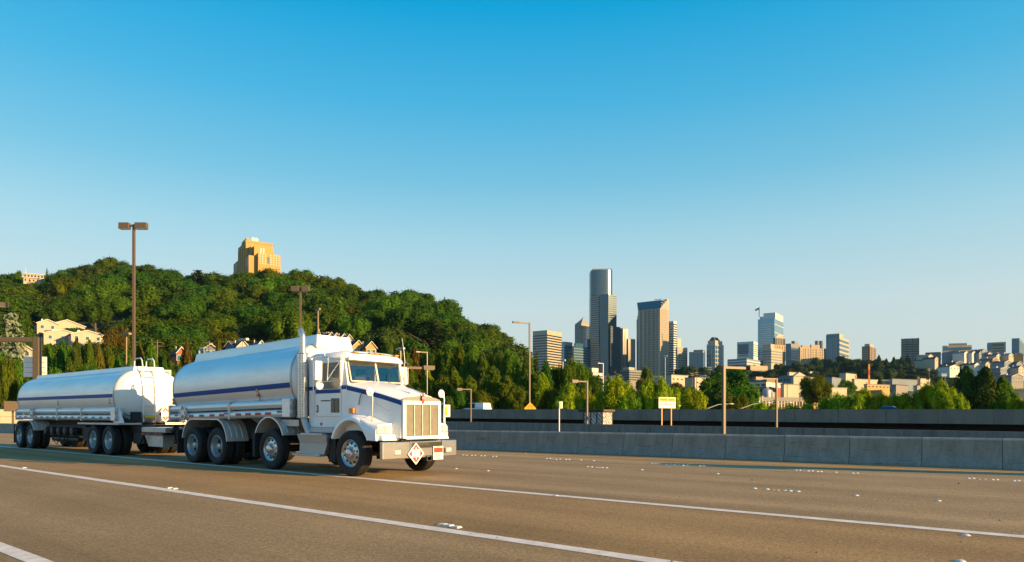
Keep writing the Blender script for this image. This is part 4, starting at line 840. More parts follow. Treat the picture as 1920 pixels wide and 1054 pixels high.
sign_text(S, 'EXPRESS LANES', h_ * .14, 0, zc + h_ * .38, fit=w * .86, y=-.0225)
# overhead frame at left with the backs of two white signs
g0, g1 = at(70, 637, 58), at(-60, 637, 58); G = thing('overhead_frame', 'brown box frame gantry at the left picture edge', 'gantry', (g0.x, g0.y, -.9), 0); zt = g0.z + .9
MB().box(-.24, .24, -.24, .24, 0, zt + .2).build('post', MT['bronze'], G, bevel=.02); MB().box(g1.x - g0.x, -.242, -.22, .22, zt - .2, zt + .195).build('beam', MT['bronze'], G, bevel=.02)
S, w, h_, zc = sign_panel('white blank sign panel fixed behind the brown gantry post', 44, 88, 669, 707, 58.8, R(8), -.9, (), 'signwhite')
for f_ in (-.3, -.05, .2): MB().box(-w / 2 + .1, w / 2 - .1, -.03, -.021, zc + f_ * h_, zc + f_ * h_ + .05).build('rib', MT['alu_dull'], S)
MB().box(-.1, .1, .021, .12, 0, zc).build('post', MT['bronze'], S)
lb = at(24, 762, 75); B = thing('box_lamp', 'squat brown box lamp on a short post behind the trailer', 'lamp', (lb.x, lb.y, -.9), R(30)); zb = lb.z + .9
MB().box(-.75, .75, -.5, .5, zb - .55, zb + .55).build('lamp_head', MT['bronze'], B, bevel=.03); MB().box(-.1, .1, -.1, .1, 0, zb - .55).build('post', MT['bronze'], B)
rw = at(40, 815, 92); RW = thing('retaining_wall', 'sunlit tan block retaining wall at far left behind the trailer', 'wall', (rw.x, rw.y, -1.5), R(32))
for r_ in range(4):
    for c_ in range(12): MB().box(-18 + c_ * 1.9, -18 + c_ * 1.9 + 1.86, random.uniform(-.03, .0), .5, r_ * .95, r_ * .95 + .92).build('block', MT['tanwall'], RW)
# bus shelter
b0 = at(1122, 780, rayq(1122, 60)); SH = thing('bus_shelter', 'dark roofed bus shelter with patterned glass panels', 'bus shelter', (b0.x, b0.y, -.9), ROADROT)
s = FP / b0.y; zr = CH + (HY - 768) / s + .9
MB().box(-1.75, 1.25, -1.1, 1.2, zr - .22, zr).build('roof', MT['black'], SH, bevel=.02); MB().box(1.252, 1.27, -1.0, 1.1, zr - .2, zr - .02).build('roof_trim', MT['bronze'], SH)
def patterned():
    m, t, p = nt('patterned_glass'); p.inputs['Roughness'].default_value = .4
    tcn = N(t, 'ShaderNodeTexCoord'); w_ = N(t, 'ShaderNodeTexWave', wave_type='BANDS', bands_direction='DIAGONAL'); w_.inputs['Scale'].default_value = 1.5; w_.inputs['Distortion'].default_value = 5; w_.inputs['Detail Scale'].default_value = 3
    t.links.new(tcn.outputs['Object'], w_.inputs[0]); x = N(t, 'ShaderNodeMix', data_type='RGBA'); x.inputs[6].default_value = (.1, .1, .1, 1); x.inputs[7].default_value = (.5, .5, .47, 1)
    t.links.new(w_.outputs['Fac'], x.inputs[0]); t.links.new(x.outputs[2], p.inputs['Base Color']); return m
MT['pattern'] = patterned()
for x0, x1 in ((-1.1, -.38), (-.3, .36), (.42, 1.0)): MB().box(x0, x1, -.9, -.87, .15, zr - .3).build('glass_panel', MT['pattern'], SH)
MB().box(1.02, 1.05, -.85, .9, .15, zr - .3).build('glass_panel', MT['pattern'], SH)
for x in (-1.15, -.34, .39, 1.03): MB().box(x - .045, x + .045, -.94, -.85, 0, zr - .22).build('post', MT['black'], SH)
MB().box(.98, 1.07, .9, 1.0, 0, zr - .22).build('post', MT['black'], SH); MB().box(-1.0, .9, .3, .7, .4, .48).build('bench', MT['bronze'], SH)
# vehicles on the raised roadway
def car(name, label, cat, pos, rz, prof, roof, m, L, Wd, win, canopy=None, hw=.34):
    C_ = thing(name, label, cat, pos, rz)
    MB().loft([[(x, y, z) for x, z in prof] for y in (-Wd / 2, -Wd / 2 + .06, Wd / 2 - .06, Wd / 2)]).build('body', m, C_, bevel=.05)
    x0, x1, z0, z1, tx0, tx1 = roof; wi = Wd / 2 - .1
    MB().loft([[(x0, -wi, z0), (x1, -wi, z0), (x1, wi, z0), (x0, wi, z0)], [(tx0, -wi + .14, z1 - .06), (tx1, -wi + .14, z1 - .06), (tx1, wi - .14, z1 - .06), (tx0, wi - .14, z1 - .06)]]).build('windows', MT['darkglass'], C_, bevel=.04)
    MB().loft([[(tx0 - .02, -wi + .12, z1 - .065), (tx1 + .02, -wi + .12, z1 - .065), (tx1 + .02, wi - .12, z1 - .065), (tx0 - .02, wi - .12, z1 - .065)], [(tx0 + .1, -wi + .22, z1), (tx1 - .1, -wi + .22, z1), (tx1 - .1, wi - .22, z1), (tx0 + .1, wi - .22, z1)]]).build('roof', m, C_, bevel=.03)
    for x in (-L / 2 + .85, L / 2 - .9):
        for sg in (-1, 1): MB().revolve([(.001, 0), (.2, -.01 * sg), (hw, 0), (hw, .2 * -sg), (.001, .2 * -sg)], (x, sg * Wd / 2, hw), 'y', 18).build('wheel', MT['rubber'], C_, True)
    for sg in (-1, 1):
        MB().box(L / 2 - .03, L / 2 + .01, sg * (Wd / 2 - .3) - .16, sg * (Wd / 2 - .3) + .16, .62, .76).build('headlamp', MT['lens'], C_); MB().box(-L / 2 - .01, -L / 2 + .03, sg * (Wd / 2 - .22) - .1, sg * (Wd / 2 - .22) + .1, .65, .85).build('tail_lamp', MT['redlens'], C_)
    return C_
q0 = 88.0; Yc = rayq(890, q0); pz = CH + (HY - 757) / FP * Yc - 2.0; pp = at(890, 770, Yc)
carpr = [(-2.2, .3), (2.2, .3), (2.25, .6), (2.1, .8), (1.0, .92), (-1.9, .95), (-2.2, .85)]
pk = [(-2.65, .45), (2.6, .45), (2.65, .8), (2.55, 1.05), (1.4, 1.15), (-2.65, 1.15)]
MT['carwhite'] = mat('car_white', (.8, .79, .77), .3, 0, .05, 2, coat=.5); MT['carblue'] = mat('car_blue', (.03, .13, .42), .3, .2, .1, 2, coat=.6)
PK = car('pickup_truck', 'white pickup with tinted cab and white canopy beyond the parapet', 'pickup', (pp.x, pp.y, pz), ROADROT + math.pi, pk, (-.75, 1.5, 1.1, 1.92, -.6, .75), MT['carwhite'], 5.3, 1.95, None, hw=.4)
MB().loft([[(-2.62, -.93, 1.15), (-.78, -.93, 1.15), (-.78, .93, 1.15), (-2.62, .93, 1.15)], [(-2.5, -.8, 1.95), (-.72, -.8, 1.98), (-.72, .8, 1.98), (-2.5, .8, 1.95)]]).build('canopy', MT['carwhite'], PK, bevel=.08)
PK.scale = (1.12, 1.1, 1.08)
for sg in (-1, 1): MB().tube([(-.5, sg * .6, 1.92), (-.4, sg * .6, 1.99), (.5, sg * .6, 1.99), (.6, sg * .6, 1.92)], .02, 6).build('roof_rail', MT['alu_dull'], PK)
Yb = rayq(1671, 90); zcar = CH + (HY - 762) / FP * Yb - 1.42; pb_ = at(1671, 770, Yb)
car('blue_car', 'blue car whose roof shows above the parapet at right', 'car', (pb_.x, pb_.y, zcar), ROADROT, carpr, (-1.5, 1.15, .9, 1.42, -.85, .35), MT['carblue'], 4.45, 1.8, None)
# ---------------------------------------------------------------- trees
def leaf_mesh(name, P, Nn, S, cores=()):
    n = len(P); Nn = Nn / (np.linalg.norm(Nn, axis=1, keepdims=True) + 1e-9)
    ref = RNG.normal(size=(n, 3)); A = np.cross(Nn, ref); A /= np.linalg.norm(A, axis=1, keepdims=True) + 1e-9; B = np.cross(Nn, A)
    S = S[:, None]; asp = RNG.uniform(.55, 1.0, (n, 1))
    V = np.stack([P - A * S, P - B * S * asp, P + A * S, P + B * S * asp], 1).reshape(-1, 3)
    v = V.tolist(); f = [(4 * i, 4 * i + 1, 4 * i + 2, 4 * i + 3) for i in range(n)]
    m = MB(); m.v = v; m.f = f
    for c, r, rz_ in cores:
        rings = []
        for ph in np.linspace(.12, math.pi - .12, 6): rings.append([(c[0] + math.cos(t) * math.sin(ph) * r, c[1] + math.sin(t) * math.sin(ph) * r, c[2] + math.cos(ph) * rz_) for t in np.linspace(0, 2 * math.pi, 9)[:-1]])
        m.loft(rings)
    return m.mesh(name)
def broad(seed, n=7500, lob=38, leaf=.021, spread=.33, zc=.6, zr=.36, droop=0):
    rg = np.random.default_rng(seed); C = []; 
    for i in range(lob):
        d = rg.normal(size=3); d /= np.linalg.norm(d); d[2] = d[2] * .9 + .1; k = rg.uniform(.55, 1.0) if i > 4 else rg.uniform(0, .4)
        C.append((np.array([d[0] * spread * k, d[1] * spread * k, zc + d[2] * zr * .72 * k]), rg.uniform(.085, .155) * (spread / .33) ** .5))
    P, Q = [], []; tot = sum(r * r for c, r in C)
    for c, r in C:
        k = int(n * r * r / tot); d = rg.normal(size=(k, 3)); d /= np.linalg.norm(d, axis=1, keepdims=True)
        d[:, 2] = np.abs(d[:, 2]) * np.where(rg.random(k) < .75, 1, -1)
        p = c + d * np.array([1, 1, 1.2]) * r * np.where(rg.random((k, 1)) < .07, rg.uniform(1.12, 1.5, (k, 1)), rg.uniform(.74, 1.12, (k, 1))); keep = np.ones(k, bool)
        for c2, r2 in C:
            if c2 is not c: keep &= np.linalg.norm(p - c2, axis=1) > r2 * .8
        P.append(p[keep]); Q.append((d + rg.normal(0, .45, (k, 3)))[keep])
    P = np.concatenate(P); Q = np.concatenate(Q); S = rg.uniform(.6, 1.2, len(P)) * leaf
    return leaf_mesh('crown', P, Q, S, [(c, r * .78, r * .9) for c, r in C])
def column(seed, n=3600, prof=None, leaf=.026, bump=.22, z0=.03):
    rg = np.random.default_rng(seed); zz_ = z0 + (1 - z0) * rg.random(n) ** .9; th = rg.uniform(0, 2 * math.pi, n)
    ph = rg.uniform(0, 6.28, 8); b = sum(np.sin(th * k_ + zz_ * f_ + p_) for k_, f_, p_ in zip((2, 3, 5, 4, 7, 3), (9, -14, 21, 30, -26, 44), ph)) / 3.2
    r0 = np.interp(zz_, *prof); r = r0 * (1 + bump * b) * rg.uniform(.72, 1.05, n)
    P = np.stack([np.cos(th) * r, np.sin(th) * r, zz_ + .015 * b], 1); Q = np.stack([np.cos(th), np.sin(th), np.full(n, .55)], 1) + rg.normal(0, .45, (n, 3))
    m_ = leaf_mesh('crown', P, Q, rg.uniform(.6, 1.2, n) * leaf)
    core = MB()
    core.loft([[(math.cos(t) * np.interp(z, *prof) * .66, math.sin(t) * np.interp(z, *prof) * .66, z) for t in np.linspace(0, 6.283, 10)[:-1]] for z in np.linspace(z0 + .02, .95, 9)])
    full = MB(); full.v = [tuple(v.co) for v in m_.vertices]; full.f = [tuple(p.vertices) for p in m_.polygons]; full.add(core.v, core.f); return full.mesh('crown')
def conifer(seed, tiers=26, R0=.24, leaf=.024, per=16, droop=.35, pw=.85):
    rg = np.random.default_rng(seed); P, Q = [], []
    for i in range(tiers):
        z = .08 + .9 * i / tiers; rad_ = R0 * (1 - z) ** pw + .012; nb = max(5, int(11 * (1 - z) + 4)); o_ = rg.uniform(0, 6.28)
        for k in range(nb):
            t = o_ + 6.283 * k / nb + rg.normal(0, .15); L = rad_ * rg.uniform(.7, 1.15); m = max(4, int(per * L / R0 * 1.4))
            s_ = rg.uniform(.15, 1.0, m); x = np.cos(t) * L * s_; y = np.sin(t) * L * s_; zz_ = z - droop * L * s_ ** 1.4 + rg.normal(0, .006, m)
            w = rg.normal(0, .03, m) * (1.15 - s_) * 1.6; P.append(np.stack([x - np.sin(t) * w, y + np.cos(t) * w, zz_], 1)); Q.append(np.stack([np.cos(t) * .5 + rg.normal(0, .4, m), np.sin(t) * .5 + rg.normal(0, .4, m), np.full(m, 1.0)], 1))
    P = np.concatenate(P); Q = np.concatenate(Q); return leaf_mesh('crown', P, Q, rg.uniform(.6, 1.3, len(P)) * leaf)
COLP = ([0, .05, .15, .35, .6, .8, .93, 1], [.05, .17, .24, .27, .25, .18, .09, .02])
CONP = ([0, .05, .12, .3, .55, .8, .95, 1], [.12, .29, .34, .335, .29, .19, .09, .02])
PRO = {'broad': [broad(s_) for s_ in (1, 2, 3, 4, 5)], 'tall': [broad(s_, spread=.24, zr=.42, zc=.56, lob=40) for s_ in (11, 12, 13)], 'fluffy': [broad(s_, n=9000, lob=42, leaf=.018, zc=.53, zr=.5, spread=.36) for s_ in (21, 22, 23, 24)],
       'column': [column(s_, prof=COLP) for s_ in (31, 32, 33)], 'cone': [column(s_, prof=CONP, n=5200, leaf=.021, bump=.28) for s_ in (41, 42, 43)], 'conifer': [conifer(s_) for s_ in (51, 52)], 'cedar': [conifer(61, tiers=20, R0=.55, leaf=.03, per=34, droop=.25, pw=.6), conifer(62, tiers=18, R0=.5, leaf=.03, per=34, droop=.2, pw=.55)]}
def trunk_mesh(seed):
    rg = random.Random(seed); m = MB(); m.tube([(0, 0, -.06), (.004, 0, .1), (-.006, .005, .28), (.004, -.004, .5), (0, 0, .78)], .02, 7, rs=[.026, .021, .018, .013, .004])
    for k in range(6):
        a = rg.uniform(0, 6.28); z = rg.uniform(.24, .55); L = rg.uniform(.15, .26); m.tube([(0, 0, z), (math.cos(a) * L * .5, math.sin(a) * L * .5, z + L * .4), (math.cos(a) * L, math.sin(a) * L, z + L * .95)], .008, 5, rs=[.01, .007, .003])
    return m.mesh('trunk', True)
TRK = [trunk_mesh(s_) for s_ in range(3)]
MT['bark'] = mat('bark', (.12, .085, .06), .9, 0, .4, 20)
for t_ in TRK: t_.materials.append(MT['bark'])
FO = {'deep': foliage('deep_leaves', (.056, .122, .014)), 'olive': foliage('olive_leaves', (.1, .14, .012)), 'mid': foliage('mid_leaves', (.088, .165, .014)), 'lime': foliage('lime_leaves', (.21, .3, .012), .42), 'dark': foliage('dark_needles', (.045, .075, .014), .15), 'blue': foliage('blue_needles', (.16, .19, .12), .15), 'rust': foliage('rusty_leaves', (.13, .11, .018)), 'far': foliage('far_leaves', (.045, .07, .025), .2)}
def tree(kind, col, pos, h_, wd, label, group, name=None, cat='tree'):
    T = thing(name or {'conifer': 'conifer_tree', 'cedar': 'cedar_tree', 'column': 'columnar_tree', 'cone': 'cone_tree', 'tall': 'tall_leafy_tree', 'fluffy': 'bushy_leafy_tree'}.get(kind, 'broadleaf_tree'), label, cat, pos, random.uniform(0, 6.28), group)
    T.scale = (wd, wd, h_)
    put('trunk', random.choice(TRK), None, T); me = random.choice(PRO[kind])
    if not me.materials: me.materials.append(FO['mid'])
    c = put('crown', me, None, T); c.material_slots[0].link = 'OBJECT'; c.material_slots[0].material = FO[col]; return T
WIDTH = {'broad': .85, 'tall': .62, 'fluffy': .9, 'column': .54, 'cone': .68, 'conifer': .48, 'cedar': 1.1}
def tree_px(kind, col, px, ytop, wpx, Y, label, group=None, minh=2.5):
    z0 = gz(px, Y) - .2; top = at(px, ytop, Y); h_ = top.z - z0
    if h_ < minh: return None
    return tree(kind, col, (top.x, Y, z0), h_, wpx * Y / FP / WIDTH[kind], label, group)
# keep-clear windows so that houses on the slope stay in view: (px0, px1, y bottom, Y)
CLEAR = [(70, 190, 640, 262), (30, 62, 668, 215), (302, 348, 680, 170), (384, 408, 662, 185), (422, 500, 655, 225), (592, 664, 640, 268), (643, 708, 664, 246), (36, 84, 526, 400), (428, 526, 503, 432), (784, 818, 722, 190)]
def clear_top(px, Y, ytop, half):
    for a, b, yb, Yh in CLEAR:
        if Y < Yh and px + half > a and px - half < b: ytop = max(ytop, yb + 1)
    return ytop
SUNH = Vector((sdir.x, sdir.y)).normalized()
LIT = [(118, 640, 258, 16), (164, 642, 256, 14), (126, 622, 268, 16), (89, 618, 266, 10), (456, 655, 218, 12), (490, 655, 220, 10), (630, 640, 262, 14), (652, 642, 258, 14), (672, 660, 240, 12), (696, 660, 238, 12), (334, 672, 166, 8)]
def shades(px, Y, ztop, half):
    p = Vector(((px - CX) / FP * Y, Y))
    for hx, hy, HYd, w in LIT:
        h_ = at(hx, hy, HYd); d = p - h_.xy; t = d.dot(SUNH); lat = abs(d.x * SUNH.y - d.y * SUNH.x)
        if 4 < t < 130 and lat < w + half * .6: ztop = min(ztop, h_.z + 1 + t * math.tan(SUN_EL))
    return ztop
# the hill wood
cand = []
for Y in np.arange(172, 436, 15):
    X = -1.0 * Y
    while X < .04 * Y:
        x = X + random.uniform(-4, 4); y = Y + random.uniform(-5, 5); px = CX + FP * x / y
        X += 15.5
        if px < -120 or px > 962: continue
        if y < 215 and px > 700: continue
        cand.append((px, y))
for px in np.arange(-40, 950, 30): cand.append((px + random.uniform(-8, 8), 424 + random.uniform(-6, 6)))
nh = 0
for px, Y in cand:
    z0 = gz(px, Y); h_ = random.uniform(14, 21) * (.85 if Y > 400 else 1); 
    hp = h_ * FP / Y; wd = h_ * random.uniform(.82, 1.05); base_y = HY - (z0 - CH) * FP / Y; yt = clear_top(px, Y, base_y - hp, wd * .5 * FP / Y)
    if Y > 410:
        lim = np.interp(px, PXS, CRY) + random.uniform(-4, 6); yt = max(yt, lim)
    h_ = (base_y - yt) * Y / FP
    h_ = min(h_, shades(px, Y, z0 + h_, wd * .5) - z0)
    if h_ < 2.5: continue
    kind = random.choices(['broad', 'tall', 'conifer'], [.72, .22, .06])[0]; col = random.choices(['deep', 'olive', 'mid', 'dark'], [.56, .1, .26, .08])[0]
    if kind == 'conifer': col = 'dark'
    wd = min(wd, h_ * 1.25)
    lab = {'broad': 'broad crowned leafy tree in the dense wood on the hillside', 'tall': 'tall narrow leafy tree in the dense wood on the hillside', 'conifer': 'dark pointed conifer among leafy trees on the hillside'}[kind]
    tree(kind, col, ((px - CX) / FP * Y, Y, z0 - .3), h_, wd / (WIDTH[kind] if kind != 'broad' else .8), lab, 'hillside wood: ' + kind); nh += 1
print('hill trees', nh)
U = lambda x: x
# trees behind the raised roadway and along the foot of the hill: px, top y, width px, kind, leaf, depth
LBL = {'column': 'narrow columnar green tree in the row behind the trailer', 'cone': 'cone shaped dense green tree', 'broad': 'rounded leafy tree', 'fluffy': 'bright yellow green leafy tree', 'conifer': 'spiky conifer'}
row1 = [(-12, 640, 46, 'broad', 'mid', 118), (10, 655, 44, 'broad', 'olive', 105), (34, 672, 34, 'column', 'mid', 112), (58, 700, 40, 'broad', 'deep', 104), (92, 648, 34, 'column', 'mid', 128), (118, 640, 30, 'column', 'deep', 125), (143, 638, 27, 'column', 'dark', 122), (168, 640, 30, 'column', 'mid', 124), (186, 650, 26, 'column', 'rust', 126), (205, 646, 36, 'broad', 'olive', 132), (222, 668, 30, 'column', 'deep', 118), (140, 668, 34, 'broad', 'olive', 110), (172, 676, 40, 'broad', 'deep', 108), (100, 682, 38, 'broad', 'mid', 106), (262, 645, 28, 'column', 'rust', 126), (284, 640, 30, 'column', 'mid', 124), (244, 672, 30, 'column', 'mid', 116), (308, 668, 22, 'column', 'deep', 118), (326, 664, 28, 'broad', 'mid', 122), (350, 642, 30, 'column', 'rust', 126), (372, 648, 28, 'broad', 'olive', 132), (410, 640, 26, 'column', 'rust', 128), (335, 690, 30, 'broad', 'mid', 105), (300, 695, 34, 'broad', 'olive', 104),
        (445, 655, 20, 'broad', 'mid', 130), (505, 640, 40, 'broad', 'mid', 140), (530, 632, 40, 'broad', 'lime', 150), (556, 640, 36, 'broad', 'olive', 140)]
for t_ in row1: tree_px(t_[3], t_[4], t_[0], t_[1], t_[2], t_[5], {'column': 'narrow columnar tree in the planted row behind the tank trailer', 'broad': 'rounded leafy tree in the planted row behind the tank trailer'}[t_[3]], 'planted row behind the trailer: ' + t_[3])
row2 = [(712, 668, 40, 'broad', 'olive', 175), (735, 640, 40, 'broad', 'olive', 190), (762, 662, 36, 'column', 'mid', 165), (778, 650, 34, 'column', 'rust', 170), (795, 648, 38, 'column', 'mid', 172), (818, 650, 44, 'broad', 'mid', 170), (840, 655, 40, 'column', 'mid', 168), (862, 650, 38, 'column', 'olive', 172), (884, 658, 44, 'broad', 'mid', 166), (905, 664, 40, 'column', 'mid', 160), (928, 648, 46, 'broad', 'mid', 170), (945, 655, 44, 'broad', 'olive', 165), (958, 655, 46, 'broad', 'mid', 160), (974, 668, 40, 'tall', 'mid', 155),
        (770, 690, 46, 'cone', 'mid', 135), (800, 690, 40, 'cone', 'lime', 140), (826, 700, 50, 'broad', 'olive', 132), (850, 690, 52, 'cone', 'olive', 136), (880, 705, 58, 'cone', 'olive', 128), (905, 695, 46, 'cone', 'dark', 138), (925, 688, 60, 'cone', 'mid', 130), (950, 705, 62, 'cone', 'olive', 126), (735, 700, 40, 'cone', 'mid', 130), (785, 725, 50, 'broad', 'olive', 122), (862, 728, 46, 'broad', 'deep', 120), (900, 728, 56, 'broad', 'olive', 120), (970, 722, 50, 'broad', 'olive', 120), (835, 735, 40, 'broad', 'dark', 118),
        (985, 650, 34, 'conifer', 'dark', 140), (1006, 655, 30, 'conifer', 'dark', 142), (992, 690, 60, 'cone', 'mid', 128), (1016, 700, 50, 'cone', 'lime', 126), (1024, 676, 34, 'tall', 'deep', 150), (1040, 675, 34, 'tall', 'mid', 152), (1055, 674, 34, 'tall', 'deep', 150), (1067, 682, 36, 'tall', 'mid', 145), (1078, 671, 50, 'broad', 'olive', 165), (1092, 680, 34, 'tall', 'mid', 148), (1105, 684, 34, 'tall', 'deep', 150), (1117, 694, 32, 'tall', 'deep', 150), (1030, 722, 56, 'fluffy', 'olive', 120)]
for t_ in row2: tree_px(t_[3], t_[4], t_[0], t_[1], t_[2], t_[5], {'column': 'narrow columnar tree at the hill foot right of the hood', 'broad': 'rounded leafy tree at the hill foot right of the hood', 'cone': 'dense cone shaped evergreen behind the raised roadway', 'conifer': 'ragged pointed conifer top before the banded tower', 'fluffy': 'green leafy tree left of the bus shelter', 'tall': 'upright dense leafy tree before the foot of the banded tower'}[t_[3]], 'trees at the hill foot: ' + t_[3])
row3 = [(1062, 716, 60, 'fluffy', 'lime', 118), (1098, 724, 52, 'fluffy', 'lime', 112), (1128, 730, 50, 'fluffy', 'lime', 108), (1157, 697, 74, 'fluffy', 'lime', 106), (1185, 728, 60, 'fluffy', 'lime', 104), (1208, 722, 56, 'fluffy', 'lime', 108), (1228, 703, 62, 'fluffy', 'lime', 104), (1252, 718, 56, 'fluffy', 'lime', 106), (1276, 738, 40, 'fluffy', 'olive', 112), (1300, 726, 60, 'fluffy', 'lime', 100), (1548, 742, 50, 'fluffy', 'lime', 96), (1572, 733, 60, 'fluffy', 'lime', 94), (1598, 736, 56, 'fluffy', 'lime', 92), (1622, 722, 66, 'fluffy', 'lime', 94), (1650, 732, 60, 'fluffy', 'lime', 92), (1680, 734, 60, 'fluffy', 'lime', 92), (1708, 730, 60, 'fluffy', 'lime', 90), (1740, 714, 66, 'fluffy', 'lime', 90), (1768, 706, 60, 'fluffy', 'lime', 88), (1788, 728, 50, 'fluffy', 'lime', 86), (1890, 722, 60, 'fluffy', 'mid', 90), (1915, 740, 50, 'fluffy', 'lime', 84), (1425, 751, 46, 'fluffy', 'lime', 96), (1452, 752, 46, 'fluffy', 'lime', 96), (1482, 754, 44, 'fluffy', 'lime', 96), (1512, 753, 40, 'fluffy', 'lime', 96), (1945, 745, 50, 'fluffy', 'lime', 82)]
for t_ in row3: tree_px(t_[3], t_[4], t_[0], t_[1], t_[2], t_[5], 'bright yellow green leafy tree standing just behind the raised roadway', 'bright leafy trees behind the raised roadway')
solo = [(1340, 690, 64, 'tall', 'deep', 150, 'dark mixed tree left of the large square lamp post'), (1378, 690, 70, 'tall', 'deep', 155, 'tall dark green tree right of the large square lamp post'), (1400, 716, 60, 'broad', 'mid', 130, 'lower green tree below the box head lamp'), (1350, 722, 70, 'cone', 'dark', 122, 'dark evergreen at the foot of the large lamp'), (1325, 730, 56, 'broad', 'olive', 124, 'olive bushy tree left of the large lamp foot'), (1378, 735, 60, 'broad', 'olive', 118, 'low olive tree before the white red building'), (1530, 700, 66, 'broad', 'olive', 200, 'scrubby brown green tree before the cream warehouses'), (1812, 688, 58, 'cone', 'dark', 96, 'darker left one of two dense evergreens at right'), (1848, 689, 56, 'cone', 'dark', 94, 'right one of two dense evergreens at right'), (1880, 708, 50, 'cone', 'mid', 94, 'lower green evergreen right of the dark pair'), (1213, 686, 26, 'broad', 'olive', 320, 'round topped tree before the slanted roof tower'), (1208, 704, 34, 'broad', 'rust', 300, 'brownish bush below the round topped tree'), (1270, 715, 34, 'broad', 'rust', 300, 'thin brownish tree before the white cube warehouse'), (1288, 722, 44, 'broad', 'olive', 260, 'olive tree before the cream warehouse'), (1140, 706, 16, 'cone', 'dark', 330, 'small dark conifer right of the white garage'), (1150, 708, 14, 'cone', 'dark', 330, 'second small dark conifer right of the white garage'), (1131, 716, 12, 'cone', 'dark', 320, 'smallest dark conifer before the white garage'), (1588, 712, 40, 'broad', 'mid', 380, 'round tree left of the long white warehouse'), (1650, 708, 12, 'column', 'dark', 420, 'dark slim tree before the long white warehouse'), (1742, 720, 30, 'broad', 'deep', 300, 'dark tree behind the bright leafy row'), (22, 574, 110, 'cedar', 'blue', 150, 'large grey green cedar with layered boughs at left'), (218, 602, 56, 'broad', 'rust', 175, 'olive brown tree with bare trunk left of the tall lamp'), (842, 586, 24, 'conifer', 'dark', 400, 'dark conifer poking up on the hill shoulder'), (34, 506, 18, 'broad', 'mid', 405, 'small tree beside the white hilltop house'), (88, 500, 12, 'conifer', 'mid', 405, 'small conifer beside the white hilltop house')]
for px, yt, wp_, k, c, Y, lab in solo: tree_px(k, c, px, yt, wp_, Y, lab)
# far wooded slopes under the skyline
nf = 0
FL = ([1255, 1290, 1320, 1350, 1400, 1440, 1480, 1510, 1560, 1600, 1640, 1680, 1720, 1760, 1800, 1850, 1900, 1940], [698, 690, 692, 690, 690, 690, 682, 678, 672, 668, 668, 670, 676, 680, 690, 690, 690, 690])
lowcrown = broad(77, n=1300, lob=18, leaf=.045)
FV = []; FF = []
LV = np.array([v.co for v in lowcrown.vertices]); LF = [tuple(q.vertices) for q in lowcrown.polygons]
for Y, s_, lo in ((760, 15, 0), (680, 17, 12), (600, 20, 22)):
    px = 1258
    while px < 1950:
        yt = np.interp(px, *FL) + lo + random.uniform(-6, 7); k = random.choices(['broad', 'tall', 'column'], [.65, .25, .1])[0]
        if not (1690 < px < 1735 and lo == 0) and (px < 1730 or random.random() < .6):
            wp_ = s_ * random.uniform(1.5, 2.3); Yj = Y + random.uniform(-25, 25)
            if lo != 12: tree_px(k, 'far', px, yt, wp_, Yj, 'dark green tree in the wooded slope below the far skyline', 'trees on the far slope'); nf += 1
            else:
                z0 = gz(px, Yj) - .3; t_ = at(px, yt, Yj); a = random.uniform(0, 6.28); h_ = t_.z - z0; w_ = wp_ * Yj / FP / .85
                M_ = np.array([[math.cos(a) * w_, -math.sin(a) * w_, 0], [math.sin(a) * w_, math.cos(a) * w_, 0], [0, 0, h_]]); n0 = len(FV)
                if h_ > 2: FV += (LV @ M_.T + np.array([t_.x, Yj, z0])).tolist(); FF += [tuple(n0 + i for i in f_) for f_ in LF]
        px += s_ * random.uniform(.9, 1.35)
fw = MB(); fw.v = FV; fw.f = FF; tag(fw.build('far_wood', FO['far']), 'dark green wood filling the slope behind the far warehouses', 'wood', kind='stuff')
for px in (1648, 1662, 1676, 1690, 1702): tree_px('column', 'far', px, 668 + random.uniform(-3, 5), 13, 700, 'tall narrow dark tree in the row left of the three bay tower', 'poplar row on the far slope')
print('far trees', nf)
# ---------------------------------------------------------------- city and houses
def bm_(n, c, r=.8, v=.1, s=.12, metal=0, spec=.4): MT[n] = mat(n, c, r, metal, v, s, spec=spec)
bm_('b_tan', (0.336, 0.264, 0.176)); bm_('b_sand', (0.400, 0.336, 0.248)); bm_('b_cream', (.43, .37, .28)); bm_('b_white', (0.560, 0.544, 0.504)); bm_('b_grey', (0.240, 0.240, 0.232)); bm_('b_dark', (0.072, 0.068, 0.064)); bm_('b_brown', (0.192, 0.136, 0.088)); bm_('b_orange', (.45, .27, .09)); bm_('b_brick', (0.336, 0.096, 0.048)); bm_('b_bluegrey', (0.160, 0.200, 0.240)); bm_('b_conc', (0.208, 0.200, 0.184))
bm_('g_dark', (.015, .04, .065), .18, .2, .1, 0, .7); bm_('g_blue', (.04, .13, .21), .15, .2, .1, .35, .8); bm_('g_teal', (.01, .085, .13), .15, .15, .08, .2, .8); bm_('g_sky', (.15, .3, .42), .12, .15, .1, .5, .8); bm_('g_bronze', (.075, .105, .13), .25, .15, .1, .6, .7); bm_('r_dark', (.05, .05, .052), .85, .25, .5); bm_('r_slate', (.085, .085, .09), .85, .25, .5); bm_('r_grey', (.2, .19, .17), .85, .2, .5)
bm_('g_roof', (.008, .06, .095), .45, .2, .3, 0, .25)
class Bld: pass
